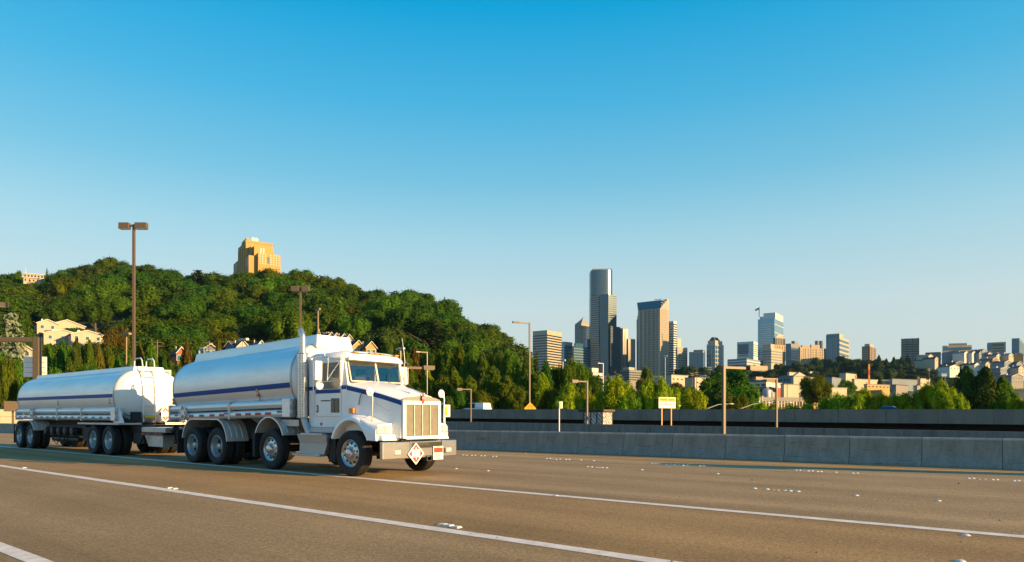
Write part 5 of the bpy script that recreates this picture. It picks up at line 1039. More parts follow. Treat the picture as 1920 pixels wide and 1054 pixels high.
def bld(name, label, xl, xc, xr, ytop, Y, m, phi=50, zb=None, cat='building', body=True):
    r = -(math.pi / 2 - R(phi)); ux, uy = math.cos(r), math.sin(r); vx, vy = -uy, ux
    k = (xc - CX) / FP; C_ = Vector((k * Y, Y, 0)); kl, kr = (xl - CX) / FP, (xr - CX) / FP
    b = Bld(); b.wl = max(2.0, (C_.x - kl * C_.y) / (ux - kl * uy)); b.wr = max(2.0, (kr * C_.y - C_.x) / (vx - kr * vy)); b.Y = Y
    zb = (terrain(C_.x, Y) - 6) if zb is None else zb; b.zb = zb; b.h = CH + (HY - ytop) / FP * Y - zb
    b.E = thing(name, label, cat, (C_.x, C_.y, zb), r); b.z = lambda y: CH + (HY - y) / FP * Y - zb
    if body: MB().box(-b.wl, 0, 0, b.wr, 0, b.h).build('wall', MT[m], b.E)
    b.px = FP / Y; return b
def bands(b, ys, ye, n, m, frac=.5, d=.35, name='window_band', x=None, y=None):
    zt, z0 = b.z(ys), b.z(ye); fh = (zt - z0) / n; xa, xb_ = x or (-b.wl - .05, d); ya, yb = y or (-d, b.wr + .05)
    me = MB().box(xa, xb_, ya, yb, 0, fh * frac).mesh(name); me.materials.append(MT[m])
    for i in range(n): put(name, me, None, b.E, (0, 0, z0 + fh * (i + (1 - frac) / 2)))
def grid(b, ys, ye, nf, nL, nR, m, wf=.55, hf=.55, d=.3, name='window', mL=None):
    zt, z0 = b.z(ys), b.z(ye); fh = (zt - z0) / nf
    if nL:
        bw = b.wl / nL; me = MB().box(0, bw * wf, -d, .3, 0, fh * hf).mesh(name); me.materials.append(MT[m])
        for i in range(nf):
            for k in range(nL): put(name, me, None, b.E, (-b.wl + bw * (k + (1 - wf) / 2), 0, z0 + fh * (i + (1 - hf) / 2)))
    if nR:
        bw = b.wr / nR; me = MB().box(-.3, d, 0, bw * wf, 0, fh * hf).mesh(name); me.materials.append(MT[m])
        for i in range(nf):
            for k in range(nR): put(name, me, None, b.E, (0, bw * (k + (1 - wf) / 2), z0 + fh * (i + (1 - hf) / 2)))
def piers(b, ys, ye, nL, nR, m, wf=.4, d=.7, name='pier'):
    zt, z0 = b.z(ys), b.z(ye)
    for n, w_, fn in ((nL, b.wl, 0), (nR, b.wr, 1)):
        if not n: continue
        bw = w_ / n; q = bw * wf
        me = (MB().box(-q / 2, q / 2, -d, .2, z0, zt) if fn == 0 else MB().box(-.2, d, -q / 2, q / 2, z0, zt)).mesh(name); me.materials.append(MT[m])
        for k in range(n + 1):
            t = k * bw; t = min(max(t, q / 2), w_ - q / 2); put(name, me, None, b.E, (-w_ + t, 0, 0) if fn == 0 else (0, t, 0))
def cap(b, x0, x1, y0, y1, ya, yb, m, name='penthouse', t=0): MB().box(-b.wl * x0, -b.wl * x1, b.wr * y0, b.wr * y1, b.z(ya), b.z(yb), t).build(name, MT[m], b.E)
def parapet(b, y, m, d=.5, hh=2.0): MB().box(-b.wl - d, d, -d, b.wr + d, b.z(y) - hh, b.z(y) + .4).build('cornice', MT[m], b.E)
# skyline, left to right
b = bld('office_tower', 'tan office block with dark window bands and chamfered corner', 999, 1026, 1053, 619, 1240, 'b_sand', 55)
bands(b, 626, 720, 19, 'g_dark', .5)
b = bld('office_tower', 'pale blue glass block beside the tan banded office tower', 1053, 1058, 1073, 641, 1330, 'g_sky', 45); parapet(b, 641, 'b_cream', .3, 6); bands(b, 648, 720, 12, 'g_blue', .4)
b = bld('office_tower', 'small brown tower tucked behind pale blue glass block', 1066, 1072, 1077, 658, 1290, 'b_brown', 50); bands(b, 660, 720, 9, 'g_dark', .5)
b = bld('pyramid_tower', 'tower with pyramid top and arched gable left of the tallest tower', 1078, 1090, 1108, 606, 1420, 'b_tan', 50)
zc_ = b.h; MB().loft([[(-b.wl * .95, b.wr * .05, zc_), (-b.wl * .05, b.wr * .05, zc_), (-b.wl * .05, b.wr * .95, zc_), (-b.wl * .95, b.wr * .95, zc_)], [(-b.wl * .52, b.wr * .48, b.z(594)), (-b.wl * .48, b.wr * .48, b.z(594)), (-b.wl * .48, b.wr * .52, b.z(594)), (-b.wl * .52, b.wr * .52, b.z(594))]]).build('pyramid_roof', MT['b_grey'], b.E)
MB().cyl((-b.wl * .5, b.wr * .5, b.z(596)), (-b.wl * .5, b.wr * .5, b.z(592)), .9, n=8).build('finial', MT['b_grey'], b.E); piers(b, 610, 720, 3, 5, 'g_blue', .35, .5, 'glass_strip')
MB().revolve([(b.wl * .34, -.9), (b.wl * .42, -.9), (b.wl * .42, .5)], (-b.wl * .5, 0, b.z(611)), 'y', 20).build('arch', MT['g_blue'], b.E)
b = bld('office_tower', 'dark glass tower in front of the pyramid topped tower', 1089, 1093, 1109, 611, 1330, 'g_bronze', 50); bands(b, 616, 700, 16, 'g_dark', .5); parapet(b, 611, 'g_dark', .3, 5)
b = bld('office_tower', 'blue glass stepped office block below the pyramid tower', 1073, 1076, 1108, 649, 1270, 'g_blue', 40); bands(b, 651, 720, 14, 'b_bluegrey', .35); cap(b, 1, 0, .1, .55, 649, 643, 'g_blue'); cap(b, 1, 0, .78, 1, 649, 633, 'g_sky')
# the tallest tower: three staggered shafts with curved fronts
def shaft(par, pts, z0, z1, m, nf, bm, name):
    o = MB().prism(pts, z0, z1, 'z').build(name, MT[m], par, True, ang=20); fh = (z1 - z0) / nf
    cx_, cy_ = sum(p[0] for p in pts) / len(pts), sum(p[1] for p in pts) / len(pts)
    me = MB().prism([(cx_ + (p[0] - cx_) * 1.012, cy_ + (p[1] - cy_) * 1.012) for p in pts], 0, fh * .28, 'z').mesh('floor_band', True, 20); me.materials.append(MT[bm])
    for i in range(nf): put('floor_band', me, None, o, (0, 0, z0 + fh * (i + .35)))
    return o
Yt = 1290; zb = 40; ct = at(1129, 600, Yt); TT = thing('tallest_tower', 'tallest dark glass skyscraper with rounded upper shaft', 'skyscraper', (ct.x, ct.y, zb), 0); Zt = lambda y: CH + (HY - y) / FP * Yt - zb; s = FP / Yt
X_ = lambda px: (px - 1129) / s
arc = [(X_(1128 + 20.5 * math.sin(t)), -20 * math.cos(t) * .55 + 4) for t in np.linspace(-1.45, 1.45, 16)]
shaft(TT, arc + [(X_(1149), 26), (X_(1108), 26)], Zt(640), Zt(507), 'g_bronze', 34, 'g_blue', 'upper_shaft')
shaft(TT, [(X_(1107), -4), (X_(1121), -15), (X_(1121), 18), (X_(1107), 18)], 0, Zt(556), 'g_bronze', 46, 'b_tan', 'west_shaft')
shaft(TT, [(X_(1122.5), -13), (X_(1137.5), -22), (X_(1138), 8), (X_(1122.5), 16)], 0, Zt(555), 'g_teal', 46, 'g_dark', 'mid_shaft')
shaft(TT, [(X_(1138), -19), (X_(1155), -7), (X_(1155), 22), (X_(1138), 22)], 0, Zt(556), 'g_bronze', 46, 'g_dark', 'east_shaft')
shaft(TT, [(X_(1141), -27), (X_(1161), -12), (X_(1161), -2), (X_(1141), -15)], 0, Zt(615), 'g_bronze', 30, 'g_dark', 'low_shaft')
MB().box(X_(1111), X_(1147), -3, 20, Zt(507), Zt(504.5)).build('roof_deck', MT['b_conc'], TT)
for px, y in ((1119, 501), (1117, 503), (1123, 502), (1145, 503.5)): MB().cyl((X_(px), 4, Zt(506)), (X_(px), 4, Zt(y)), .5, .3, n=6).build('mast', MT['b_white'], TT)
MB().box(X_(1138), X_(1150), 0, 14, Zt(556), Zt(552)).build('roof_box', MT['b_sand'], TT)
b = bld('striped_tower', 'tan tower with dark vertical stripes right of the tallest tower', 1158, 1161, 1177, 615, 1300, 'b_sand', 27); piers(b, 617, 720, 1, 6, 'g_dark', .4, .4, 'window_strip')
b = bld('striped_tower', 'shorter tan tower with dark vertical stripes', 1175, 1178, 1191, 635, 1250, 'b_sand', 27); piers(b, 637, 720, 1, 5, 'g_dark', .42, .4, 'window_strip')
# slanted roof tower
b = bld('slanted_tower', 'broad tan tower with dark slanted glass roof', 1197, 1238, 1254, 578, 1230, 'b_tan', 52)
z0_, z1_ = b.z(578), b.z(557); y_ = b.wr
xs_ = -b.wl * .98 - y_ * .56
MB().loft([[(-b.wl * .98, 0.3, z0_), (xs_, y_, z0_), (xs_, y_, z1_), (xs_, y_ * .86, z1_)], [(-.4, .3, z0_), (-.4, y_, z0_), (-.4, y_, z1_), (-.4, y_ * .86, z1_)]]).build('glass_roof', MT['g_roof'], b.E)
MB().prism([(0, z0_), (y_, z0_), (y_, z1_ + .6), (y_ * .88, z1_ + .6)], -.38, .1, 'x').build('roof_side', MT['b_sand'], b.E)
grid(b, 580, 706, 28, 5, 0, 'g_dark', .62, .6); bands(b, 560, 706, 32, 'b_bluegrey', .3, .25, x=(-.2, .25), y=(2.5, b.wr * .86))
MB().box(-b.wl - .3, -b.wl + 4, -.9, .3, 0, b.z(579)).build('corner_pier', MT['b_sand'], b.E); MB().box(-4, .2, -.9, .3, 0, b.z(579)).build('corner_pier', MT['b_sand'], b.E); MB().box(-b.wl * .8, -b.wl * .72, -.9, .3, 0, b.z(579)).build('corner_pier', MT['b_sand'], b.E)
for i, (w0, w1, yt) in enumerate(((1.0, 1.05, 583), (1.05, 1.1, 588), (1.1, 1.16, 594))): MB().box(-b.wl * w1, -b.wl * w0 - .02, 2 + i * 2, b.wr * .9, 0, b.z(yt)).build('step_bay', MT['g_blue'], b.E)
MB().tube([(-b.wl * .62, y_ * .9, z1_ + 2), (-b.wl * .3, y_ * .9, z1_ + 2)], .5, 6).build('roof_rail', MT['g_dark'], b.E)
b = bld('office_tower', 'white tower with dark horizontal bands right of the slanted tower', 1251, 1263, 1269, 602, 1320, 'b_white', 50); bands(b, 606, 712, 24, 'g_dark', .52)
b = bld('office_tower', 'pale slab peeking out behind the tan hotel tower', 1266, 1270, 1277, 634, 1420, 'b_cream', 50)
b = bld('hotel_tower', 'tan tower with small dark square windows', 1267, 1270, 1289, 651, 1200, 'b_sand', 27); grid(b, 656, 704, 11, 1, 7, 'g_dark', .5, .5)
b = bld('office_tower', 'wide grey tower with vertical blue window strips', 1292, 1318, 1322, 659, 1180, 'b_sand', 62); piers(b, 661, 704, 10, 2, 'g_blue', .5, .4, 'window_strip'); cap(b, .7, .02, .1, .9, 659, 655.5, 'b_conc')
b = bld('mansard_tower', 'stone tower with dark mansard roof and stepped shoulders', 1325, 1341, 1357, 645, 1180, 'b_sand', 45); cap(b, .92, .06, .05, .9, 645, 638, 'b_sand', 'upper_block'); cap(b, .85, .2, .1, .8, 638, 631, 'r_dark', 'mansard_roof', 3.5); grid(b, 647, 704, 7, 4, 4, 'g_blue', .72, .78); MB().box(-b.wl * .62, -b.wl * .36, -1.2, .2, 0, b.z(651)).build('glass_bay', MT['g_blue'], b.E); MB().box(-b.wl * .36, -b.wl * .32, -1.4, .2, 0, b.z(651)).build('pier', MT['b_white'], b.E)
b = bld('office_block', 'pale blue white block left of the blue glass tower', 1382, 1413, 1421, 640, 1100, 'b_white', 58); MB().box(-b.wl * .95, -b.wl * .3, -.4, .2, b.z(662), b.z(644)).build('shade_panel', MT['b_bluegrey'], b.E); bands(b, 646, 668, 6, 'g_dark', .42, .7, x=(-b.wl * .9, -b.wl * .34)); grid(b, 644, 668, 6, 0, 4, 'g_dark', .6, .4)
b = bld('glass_tower', 'blue glass tower with white bands and flag on top', 1421, 1452, 1469, 597, 1150, 'g_sky', 56); bands(b, 606, 676, 17, 'b_white', .5, .6, 'white_band', x=(-b.wl * .86, -b.wl * .2), y=(-.6, 1)); cap(b, .72, 0, .1, .95, 597, 585, 'b_white', 'roof_screen'); cap(b, .95, .72, .1, .9, 597, 591, 'g_sky', 'roof_block'); bands(b, 600, 676, 5, 'b_white', .06, .4, 'mullion')
fx = -b.wl * .93; MB().cyl((fx, 2, b.z(591)), (fx, 2, b.z(573)), 1.0, .8, n=6).build('flag_pole', MT['b_grey'], b.E)
fl = MB(); P_ = [[(fx - .3 - i * 1.1, 2 + math.sin(i * .9) * .8, b.z(574) - j * 1.2 - i * .35) for j in range(4)] for i in range(7)]; fl.loft(P_, cap=False, close=False).build('flag', MT['b_white'], b.E)
MB().add([(fx - .3, 1.8, b.z(574)), (fx - 3, 1.8, b.z(574) - .9), (fx - 3, 1.8, b.z(574) - 2.8), (fx - .3, 1.8, b.z(574) - 1.9)], [(0, 1, 2, 3)]).build('flag_canton', MT['blue'], b.E)
# hospital hill
b = bld('hospital_tower', 'yellow brick tower with ribbed crown and pointed cap', 1450, 1453, 1472, 632, 960, 'b_tan', 28); piers(b, 634, 646, 2, 6, 'g_dark', .5, .4, 'louvre'); MB().loft([[(-b.wl * .85, b.wr * .1, b.h), (-b.wl * .1, b.wr * .1, b.h), (-b.wl * .1, b.wr * .9, b.h), (-b.wl * .85, b.wr * .9, b.h)], [(-b.wl * .5, b.wr * .5, b.z(624))] * 4]).build('cap', MT['b_cream'], b.E); piers(b, 648, 676, 1, 4, 'b_orange', .2, .6, 'rib')
b = bld('hospital_block', 'beige stepped block with long balconies below the blue tower', 1430, 1446, 1467, 653, 930, 'b_sand', 40); cap(b, 1, .05, .0, .35, 653, 645, 'b_sand'); bands(b, 656, 682, 5, 'b_bluegrey', .45, .5)
b = bld('hospital_block', 'low banded white annex left of the beige hospital block', 1364, 1400, 1440, 672, 900, 'b_bluegrey', 50); bands(b, 674, 690, 3, 'b_white', .4, .5, 'white_band')
b = bld('hospital_block', 'grey glass hospital wing behind the brick wing', 1473, 1483, 1500, 644, 1000, 'b_conc', 45); bands(b, 650, 676, 6, 'g_blue', .5); cap(b, .6, 0, .4, .8, 644, 638, 'b_conc')
b = bld('brick_wing', 'yellow brick hospital wing with ordered square windows', 1497, 1500, 1553, 651, 940, 'b_tan', 24); grid(b, 653, 680, 6, 1, 12, 'g_dark', .34, .5); cap(b, .9, .1, .08, .3, 651, 647, 'b_tan', 'raised_bay'); cap(b, .9, .1, .4, .75, 651, 645, 'b_tan', 'raised_bay'); piers(b, 652, 680, 0, 5, 'b_sand', .12, .5, 'rib')
for px in (1533, 1541): 
    c_ = at(px, 645, 955); q = thing('rooftop_tank', 'round steel cooling tank on the brick hospital roof, ' + ('left' if px < 1536 else 'right') + ' of two', 'tank', (c_.x, 957, 0)); MB().cyl((0, 0, CH + (HY - 653) / FP * 955), (0, 0, CH + (HY - 639) / FP * 955), 2.6, n=14).build('drum', MT['b_bluegrey'], q, True)
b = bld('office_tower', 'tan office block with dark vertical window strips on the ridge', 1549, 1574, 1592, 632, 950, 'b_sand', 52); cap(b, .98, .02, .02, .4, 632, 625, 'b_sand', 'upper_block'); piers(b, 627, 676, 6, 0, 'g_blue', .5, .5, 'window_strip'); bands(b, 634, 676, 5, 'g_blue', .55, .3, x=(-.3, .3), y=(.5, b.wr * .95))
b = bld('apartment_tower', 'brown apartment tower with balconies on the ridge', 1616, 1631, 1643, 649, 900, 'b_brown', 52); cap(b, .75, .1, .1, .7, 649, 644, 'b_sand'); bands(b, 651, 678, 8, 'b_sand', .4, .6, 'balcony', x=(-b.wl, -b.wl * .25), y=(-.7, 1)); grid(b, 651, 678, 8, 0, 2, 'g_dark', .3, .5)
b = bld('bay_tower', 'dark concrete tower divided into three tall bays', 1690, 1722, 1727, 634, 850, 'b_conc', 68); MB().box(-b.wl * .99, -b.wl * .01, -.2, .2, 0, b.z(641)).build('recess', MT['b_dark'], b.E); bands(b, 641, 690, 11, 'b_conc', .62, .4, 'spandrel', x=(-b.wl, .1), y=(-.55, 1)); piers(b, 634, 690, 3, 1, 'b_dark', .07, .9, 'slot')
# right ridge
b = bld('office_block', 'long low tan block with square windows on the right ridge', 1768, 1822, 1826, 647, 820, 'b_sand', 74); grid(b, 649, 657, 1, 7, 1, 'g_blue', .68, .6, .4); cap(b, .78, .16, .2, .8, 647, 643, 'b_conc'); MB().box(-b.wl, -b.wl * .86, -.5, .1, b.z(656), b.z(648)).build('glass_corner', MT['g_blue'], b.E)
b = bld('office_block', 'brown low block with dark glazing left on the right ridge', 1735, 1764, 1772, 660, 760, 'b_brown', 60); grid(b, 662, 676, 2, 4, 1, 'g_blue', .6, .6)
b = bld('office_block', 'pale concrete block with one long window near right edge', 1851, 1886, 1908, 641, 800, 'b_sand', 56); MB().box(-b.wl * .7, -b.wl * .1, -.5, .2, b.z(648), b.z(644)).build('window_band', MT['g_dark'], b.E); bands(b, 650, 660, 2, 'b_dark', .3, .4, x=(-b.wl * .7, -b.wl * .1)); MB().box(-b.wl - .2, -b.wl * .78, -.5, .2, b.z(654), b.z(644)).build('glass_corner', MT['g_blue'], b.E)
b = bld('office_block', 'dark blue glass block at the right picture edge', 1897, 1911, 1935, 634, 850, 'g_blue', 50); cap(b, 1, .1, .1, .8, 634, 631, 'b_conc'); bands(b, 637, 660, 6, 'b_bluegrey', .3)
# low buildings in the valley
def low(name, label, xl, xc, xr, ytop, yb, Y, m, phi=50, roofm='r_grey', win=None):
    zb = CH + (HY - yb) / FP * Y - 4; b = bld(name, label, xl, xc, xr, ytop, Y, m, phi, zb); d = .25
    MB().box(-b.wl - d, d, -d, b.wr + d, b.h, b.h + .35).build('roof', MT[roofm], b.E)
    if win: grid(b, win[0], win[1], win[2], win[3], win[4], 'g_dark', win[5] if len(win) > 5 else .5, .5, .15)
    return b
low('warehouse', 'white cube warehouse with grey shaded side below the slanted tower', 1247, 1259, 1290, 703, 730, 480, 'b_cream', 40, win=(708, 713, 1, 0, 4, .35))
low('warehouse', 'cream flat warehouse right of the white cube warehouse', 1284, 1303, 1332, 708, 730, 460, 'b_cream', 40, win=(714, 720, 1, 0, 3, .25))
b = low('parking_garage', 'pale concrete multi level garage below the striped towers', 1163, 1180, 1206, 694, 722, 520, 'b_conc', 45, win=(696, 714, 4, 4, 6, .8)); cap(b, .9, .2, .1, .5, 694, 688, 'b_sand')
low('white_building', 'white two storey building left of the small dark conifers', 1104, 1112, 1130, 699, 720, 540, 'b_white', 40, win=(702, 716, 2, 2, 5, .6))
low('concrete_building', 'low white block above the white two storey building', 1105, 1110, 1122, 690, 702, 640, 'b_white', 45)
b = low('office_building', 'white and red brick building with dark windows behind the large lamp', 1394, 1437, 1466, 716, 748, 330, 'b_white', 52, win=None)
MB().box(-b.wl - .1, .12, -.12, b.wr + .1, 0, b.z(725)).build('brick_base', MT['b_brick'], b.E); MB().box(-b.wl - .2, -.01, -.2, b.wr * .5, 0, b.z(728)).build('brown_base', MT['b_brown'], b.E)
grid(b, 718, 725, 1, 4, 0, 'g_dark', .66, .62, .25); MB().box(-b.wl * .95, -b.wl * .05, b.wr * .1, b.wr * .8, b.h, b.z(710)).build('penthouse', MT['b_brown'], b.E); MB().box(-b.wl * .9, -b.wl * .4, b.wr * .05, b.wr * .15, b.z(715), b.z(711.5)).build('penthouse_window', MT['g_dark'], b.E)
for k in range(3): MB().box(-b.wl + b.wl * (k * .3 + .08), -b.wl + b.wl * (k * .3 + .26), -.32, -.15, b.z(734), b.z(729)).build('window', MT['g_dark'], b.E)
low('warehouse', 'cream windowless wall block right of the red brick building', 1464, 1470, 1508, 721, 742, 330, 'b_cream', 30)
low('warehouse', 'grey sided warehouse with pale gable behind the cream wall', 1462, 1487, 1526, 705, 722, 420, 'b_bluegrey', 45, win=(708, 716, 1, 4, 0, .4))
b = low('gable_hall', 'cream gable fronted hall right of the grey warehouse', 1484, 1488, 1515, 706, 722, 400, 'b_cream', 25); MB().prism([(0, b.h), (b.wr, b.h), (b.wr * .4, b.h + 2.6)], -b.wl, .15, 'x').build('gable', MT['b_cream'], b.E)
b = low('colonnade_shed', 'long grey roofed shed with row of pale columns', 1404, 1410, 1524, 746, 768, 240, 'b_dark', 24)
me = MB().box(0, .5, -.2, .45, 0, b.z(752)).mesh('column'); me.materials.append(MT['b_sand'])
for k in range(20): put('column', me, None, b.E, (.1, b.wr * k / 20, 0))
MB().box(-1, .4, -.2, b.wr, b.z(752), b.h + .1).build('fascia', MT['b_conc'], b.E)
low('orange_wall_building', 'orange sunlit wall block right of the colonnade shed', 1520, 1524, 1546, 751, 770, 230, 'b_orange', 30, 'r_grey')
low('shed', 'grey sloped shed left of the round tree', 1549, 1560, 1577, 708, 730, 420, 'b_bluegrey', 50)
low('warehouse', 'beige low warehouse above the bright trees', 1548, 1552, 1588, 727, 742, 330, 'b_cream', 30)
low('warehouse', 'long white warehouse below the crane mast', 1598, 1602, 1672, 711, 722, 480, 'b_cream', 28)
low('warehouse', 'long blue grey warehouse right of the long white warehouse', 1670, 1673, 1726, 711, 722, 490, 'b_bluegrey', 30)
low('shop', 'cream shop with brown fascia right of the long grey warehouse', 1722, 1726, 1744, 710, 722, 450, 'b_cream', 30, 'b_brown')
low('terrace', 'yellow lit terrace of shops below the long white warehouse', 1622, 1626, 1668, 721, 732, 400, 'b_orange', 30, win=(722.5, 727, 1, 0, 6, .4))
low('house_block', 'dark roofed grey house among the bright tree tops', 1672, 1680, 1702, 722, 736, 390, 'b_conc', 40, 'r_dark')
low('shop', 'white shop block at right of the grey house roofs', 1716, 1720, 1736, 724, 738, 370, 'b_cream', 35)
low('white_house', 'white flat roofed house with box tower on the wooded slope', 1574, 1586, 1606, 700, 712, 560, 'b_cream', 45)
low('white_house', 'small white house at the foot of the far wooded slope', 1476, 1480, 1494, 698, 708, 560, 'b_cream', 40)
low('white_house', 'pale low house below the hospital slope trees', 1515, 1519, 1534, 697, 707, 570, 'b_cream', 40)
low('blue_shed', 'blue grey shed roof poking out at the end of the hill', 955, 958, 968, 660, 690, 420, 'b_bluegrey', 35)
low('overpass_building', 'low beige deck building behind the bright leafy trees', 1110, 1150, 1186, 722, 740, 280, 'b_sand', 60)
low('tan_building', 'tan walled building peeking out right of the hood', 786, 803, 816, 706, 730, 195, 'b_sand', 50)
# crane mast, billboard, silver tanks, vents
def mast():
    c_ = at(1629.5, 716, 470); M_ = thing('crane_mast', 'slim red and yellow lattice mast above the long white warehouse', 'mast', (c_.x, c_.y, c_.z - 3)); hh_ = (716 - 683) / FP * 470 + 3
    for i, (a, e) in enumerate(((0, .3), (.3, .5), (.5, .75), (.75, 1))):
        m = MB()
        for sx_ in (-.32, .32):
            for sy_ in (-.32, .32): m.box(sx_ - .09, sx_ + .09, sy_ - .09, sy_ + .09, hh_ * a, hh_ * e - .05)
        for k in range(4): m.bar((-.32, -.32, hh_ * (a + (e - a) * k / 4)), (.32, -.32, hh_ * (a + (e - a) * (k + 1) / 4)), .1); m.bar((.32, .32, hh_ * (a + (e - a) * k / 4)), (.32, -.32, hh_ * (a + (e - a) * (k + 1) / 4)), .1)
        m.build('mast_section', MT[['red', 'diamond', 'red', 'diamond'][i]], M_)
mast()
c_ = at(1770, 703, 450); BB = thing('billboard', 'pale blue billboard on posts below the wooded slope at right', 'billboard', (c_.x, c_.y, c_.z - 8), R(15)); MB().box(-2.2, 2.2, -.15, .15, 7, 9).build('panel', MT['b_bluegrey'], BB); MB().box(-2.1, 2.1, -.18, -.152, 7.1, 8.1).build('poster', MT['g_sky'], BB)
for x in (-1.2, 1.2): MB().box(x - .12, x + .12, .16, .4, 0, 8.5).build('post', MT['b_conc'], BB)
for px, yt, yb, r_, lab in ((1438, 728, 748, 1.5, 'silver silo with conical top before the red brick building'), (1446, 733, 750, 1.0, 'smaller yellowish silo right of the silver silo')):
    c_ = at(px, yb, 250); hh_ = (yb - yt) / FP * 250; q = thing('silo', lab, 'silo', (c_.x, c_.y, c_.z - 2)); MB().revolve([(r_ * .9, 0), (r_, .3), (r_, hh_ * .8 + 2), (r_ * .4, hh_ + 2), (.01, hh_ + 2.1)], (0, 0, 0), 'z', 18).build('drum', MT['alu_dull' if px < 1440 else 'b_sand'], q, True); MB().tube([(r_ + .15, -.3, 0), (r_ + .15, -.3, hh_ + 1.5)], .08, 6).build('pipe', MT['alu_dull'], q)
for i, (px, yt) in enumerate(((1412, 744), (1417.5, 743), (1423, 745), (1429, 744))):
    c_ = at(px, 764, 232); hh_ = (764 - yt) / FP * 232; q = thing('vent_pipe', 'white upright vent pipe, ' + ('first', 'second', 'third', 'fourth')[i] + ' from left before the colonnade shed', 'pipe', (c_.x, c_.y, c_.z - 3)); MB().cyl((0, 0, 0), (0, 0, hh_ + 3), .27, n=10).revolve([(.27, hh_ + 2.8), (.36, hh_ + 2.9), (.36, hh_ + 3.2), (.01, hh_ + 3.3)], (0, 0, 0), 'z', 10).build('pipe', MT['b_white'], q, True)
# houses
def house(label, px, yeave, ybase, wpx, Y, dm, roofh, wall='b_cream', roofm='r_slate', rz=30, nw=2, floors=1, group=None, name='house', below=4.0):
    c_ = at(px, ybase, Y); s_ = FP / Y; w = wpx / s_ / math.cos(R(rz)); he = (ybase - yeave) / s_ + below
    H_ = thing(name, label, 'house', (c_.x, c_.y, c_.z - below), R(rz), group); hw_ = w / 2; ov = .35
    MB().prism([(-hw_, 0), (hw_, 0), (hw_, he), (0, he + roofh), (-hw_, he)], 0, dm).build('wall', MT[wall], H_)
    sl_ = roofh / hw_
    for sg in (-1, 1): MB().prism([(sg * (hw_ + ov), he - ov * sl_ + .03), (0, he + roofh + .03), (0, he + roofh + .25), (sg * (hw_ + ov), he - ov * sl_ + .25)], -.4, dm + .4).build('roof_slope', MT[roofm], H_)
    for sg in (-1, 1): MB().prism([(sg * (hw_ + ov + .03), he - ov * sl_ + .0), (0, he + roofh), (0, he + roofh + .28), (sg * (hw_ + ov + .03), he - ov * sl_ + .28)], -.47, -.41).build('bargeboard', MT['b_white'], H_)
    for f_ in range(floors):
        for k in range(nw):
            x = -hw_ + w * (k + .5) / nw; z = he - 1.9 - f_ * 2.7
            fr_ = MB().box(x - .62, x + .62, -.1, .05, z - .1, z + 1.3).build('window', MT['b_white'], H_); MB().box(x - .5, x + .5, -.13, -.101, z, z + 1.2).build('pane', MT['g_blue'], fr_)
    for k in range(2): MB().box(hw_ - .05, hw_ + .08, dm * (k + .3) / 2, dm * (k + .3) / 2 + 1.1, he - 1.9, he - .7).build('side_window', MT['g_dark'], H_)
    MB().box(-hw_ * .45, -hw_ * .3, dm * .5, dm * .5 + .6, he + roofh * .5, he + roofh + .7).build('chimney', MT['b_white'], H_)
    return H_
house('small cream gable house, upper left of the cream group on the slope', 89, 607, 617, 25, 266, 9, 1.5, rz=40, roofm='r_slate')
house('cream house with wide double gable, upper right of the cream group', 126, 611, 622, 44, 272, 10, 2.2, rz=40, roofm='r_slate', nw=3)
house('cream duplex gable house, lower left of the cream group', 118, 627, 642, 46, 258, 12, 1.6, rz=40, roofm='r_slate', nw=3)
house('cream duplex gable house, lower right of the cream group', 164, 628, 644, 40, 256, 12, 1.5, rz=40, roofm='r_slate', nw=3)
hb = at(142, 646, 264); hr = thing('long_house', 'long cream house with grey roof behind the two lower gables of the cream group', 'house', (hb.x, hb.y, hb.z - 4), R(24)); ln = 92 / (FP / 264) / math.cos(R(24)); he = (646 - 633) / (FP / 264) + 4
MB().box(-ln / 2, ln / 2, 0, 7, 0, he).build('wall', MT['b_cream'], hr); MB().prism([(-.5, he - .1), (3.5, he + 2.6), (3.5, he + 2.8), (-.5, he + .12)], -ln / 2 - .4, ln / 2 + .4, 'x').build('roof_slope', MT['r_grey'], hr); MB().prism([(7.5, he - .1), (3.5, he + 2.6), (3.5, he + 2.8), (7.5, he + .12)], -ln / 2 - .4, ln / 2 + .4, 'x').build('roof_slope', MT['r_grey'], hr)
for k in range(6): MB().box(-ln / 2 + ln * (k + .3) / 6, -ln / 2 + ln * (k + .55) / 6, -.12, .02, he - 2, he - .7).build('window', MT['g_dark'], hr)
house('cream gable house seen under the brown gantry beam', 42, 655, 672, 26, 210, 9, 1.6, rz=25, roofm='r_grey')
house('dark roofed house with red gable behind the trailer ladder', 340, 661, 678, 11, 166, 10, 1.2, 'b_brick', 'r_dark', rz=35)
house('blue grey gable house by the utility pole', 396, 653, 664, 18, 182, 9, 1.0, 'b_bluegrey', 'r_slate', rz=15)
house('white gable house with grey roof, left one above the truck tank', 456, 651, 664, 18, 218, 14, 2.0, 'b_cream', 'r_slate', rz=35)
house('white gable house with grey roof, right one above the truck tank', 490, 650, 662, 14, 220, 12, 1.8, 'b_cream', 'r_slate', rz=35)
house('grey sided house with dark gable left of the white gables', 430, 650, 664, 18, 222, 10, 1.6, 'b_bluegrey', 'r_dark', rz=-20)
for i, (px, ye, yb, w_, Y, rh) in enumerate(((621, 631, 646, 11, 262, 1.5), (631, 632, 646, 10, 261, 1.4), (645, 634, 648, 11, 258, 1.5), (655, 635, 648, 10, 257, 1.4))):
    house('narrow tan gable townhouse, ' + ('first', 'second', 'third', 'fourth')[i] + ' from left in the upper row over the cab', px, ye, yb, w_, Y, 9, rh, 'b_sand', 'r_dark', rz=30, nw=1)
house('large dark roofed side house left of the upper townhouse row', 605, 631, 646, 20, 264, 8, 1.5, 'b_bluegrey', 'r_dark', rz=-25)
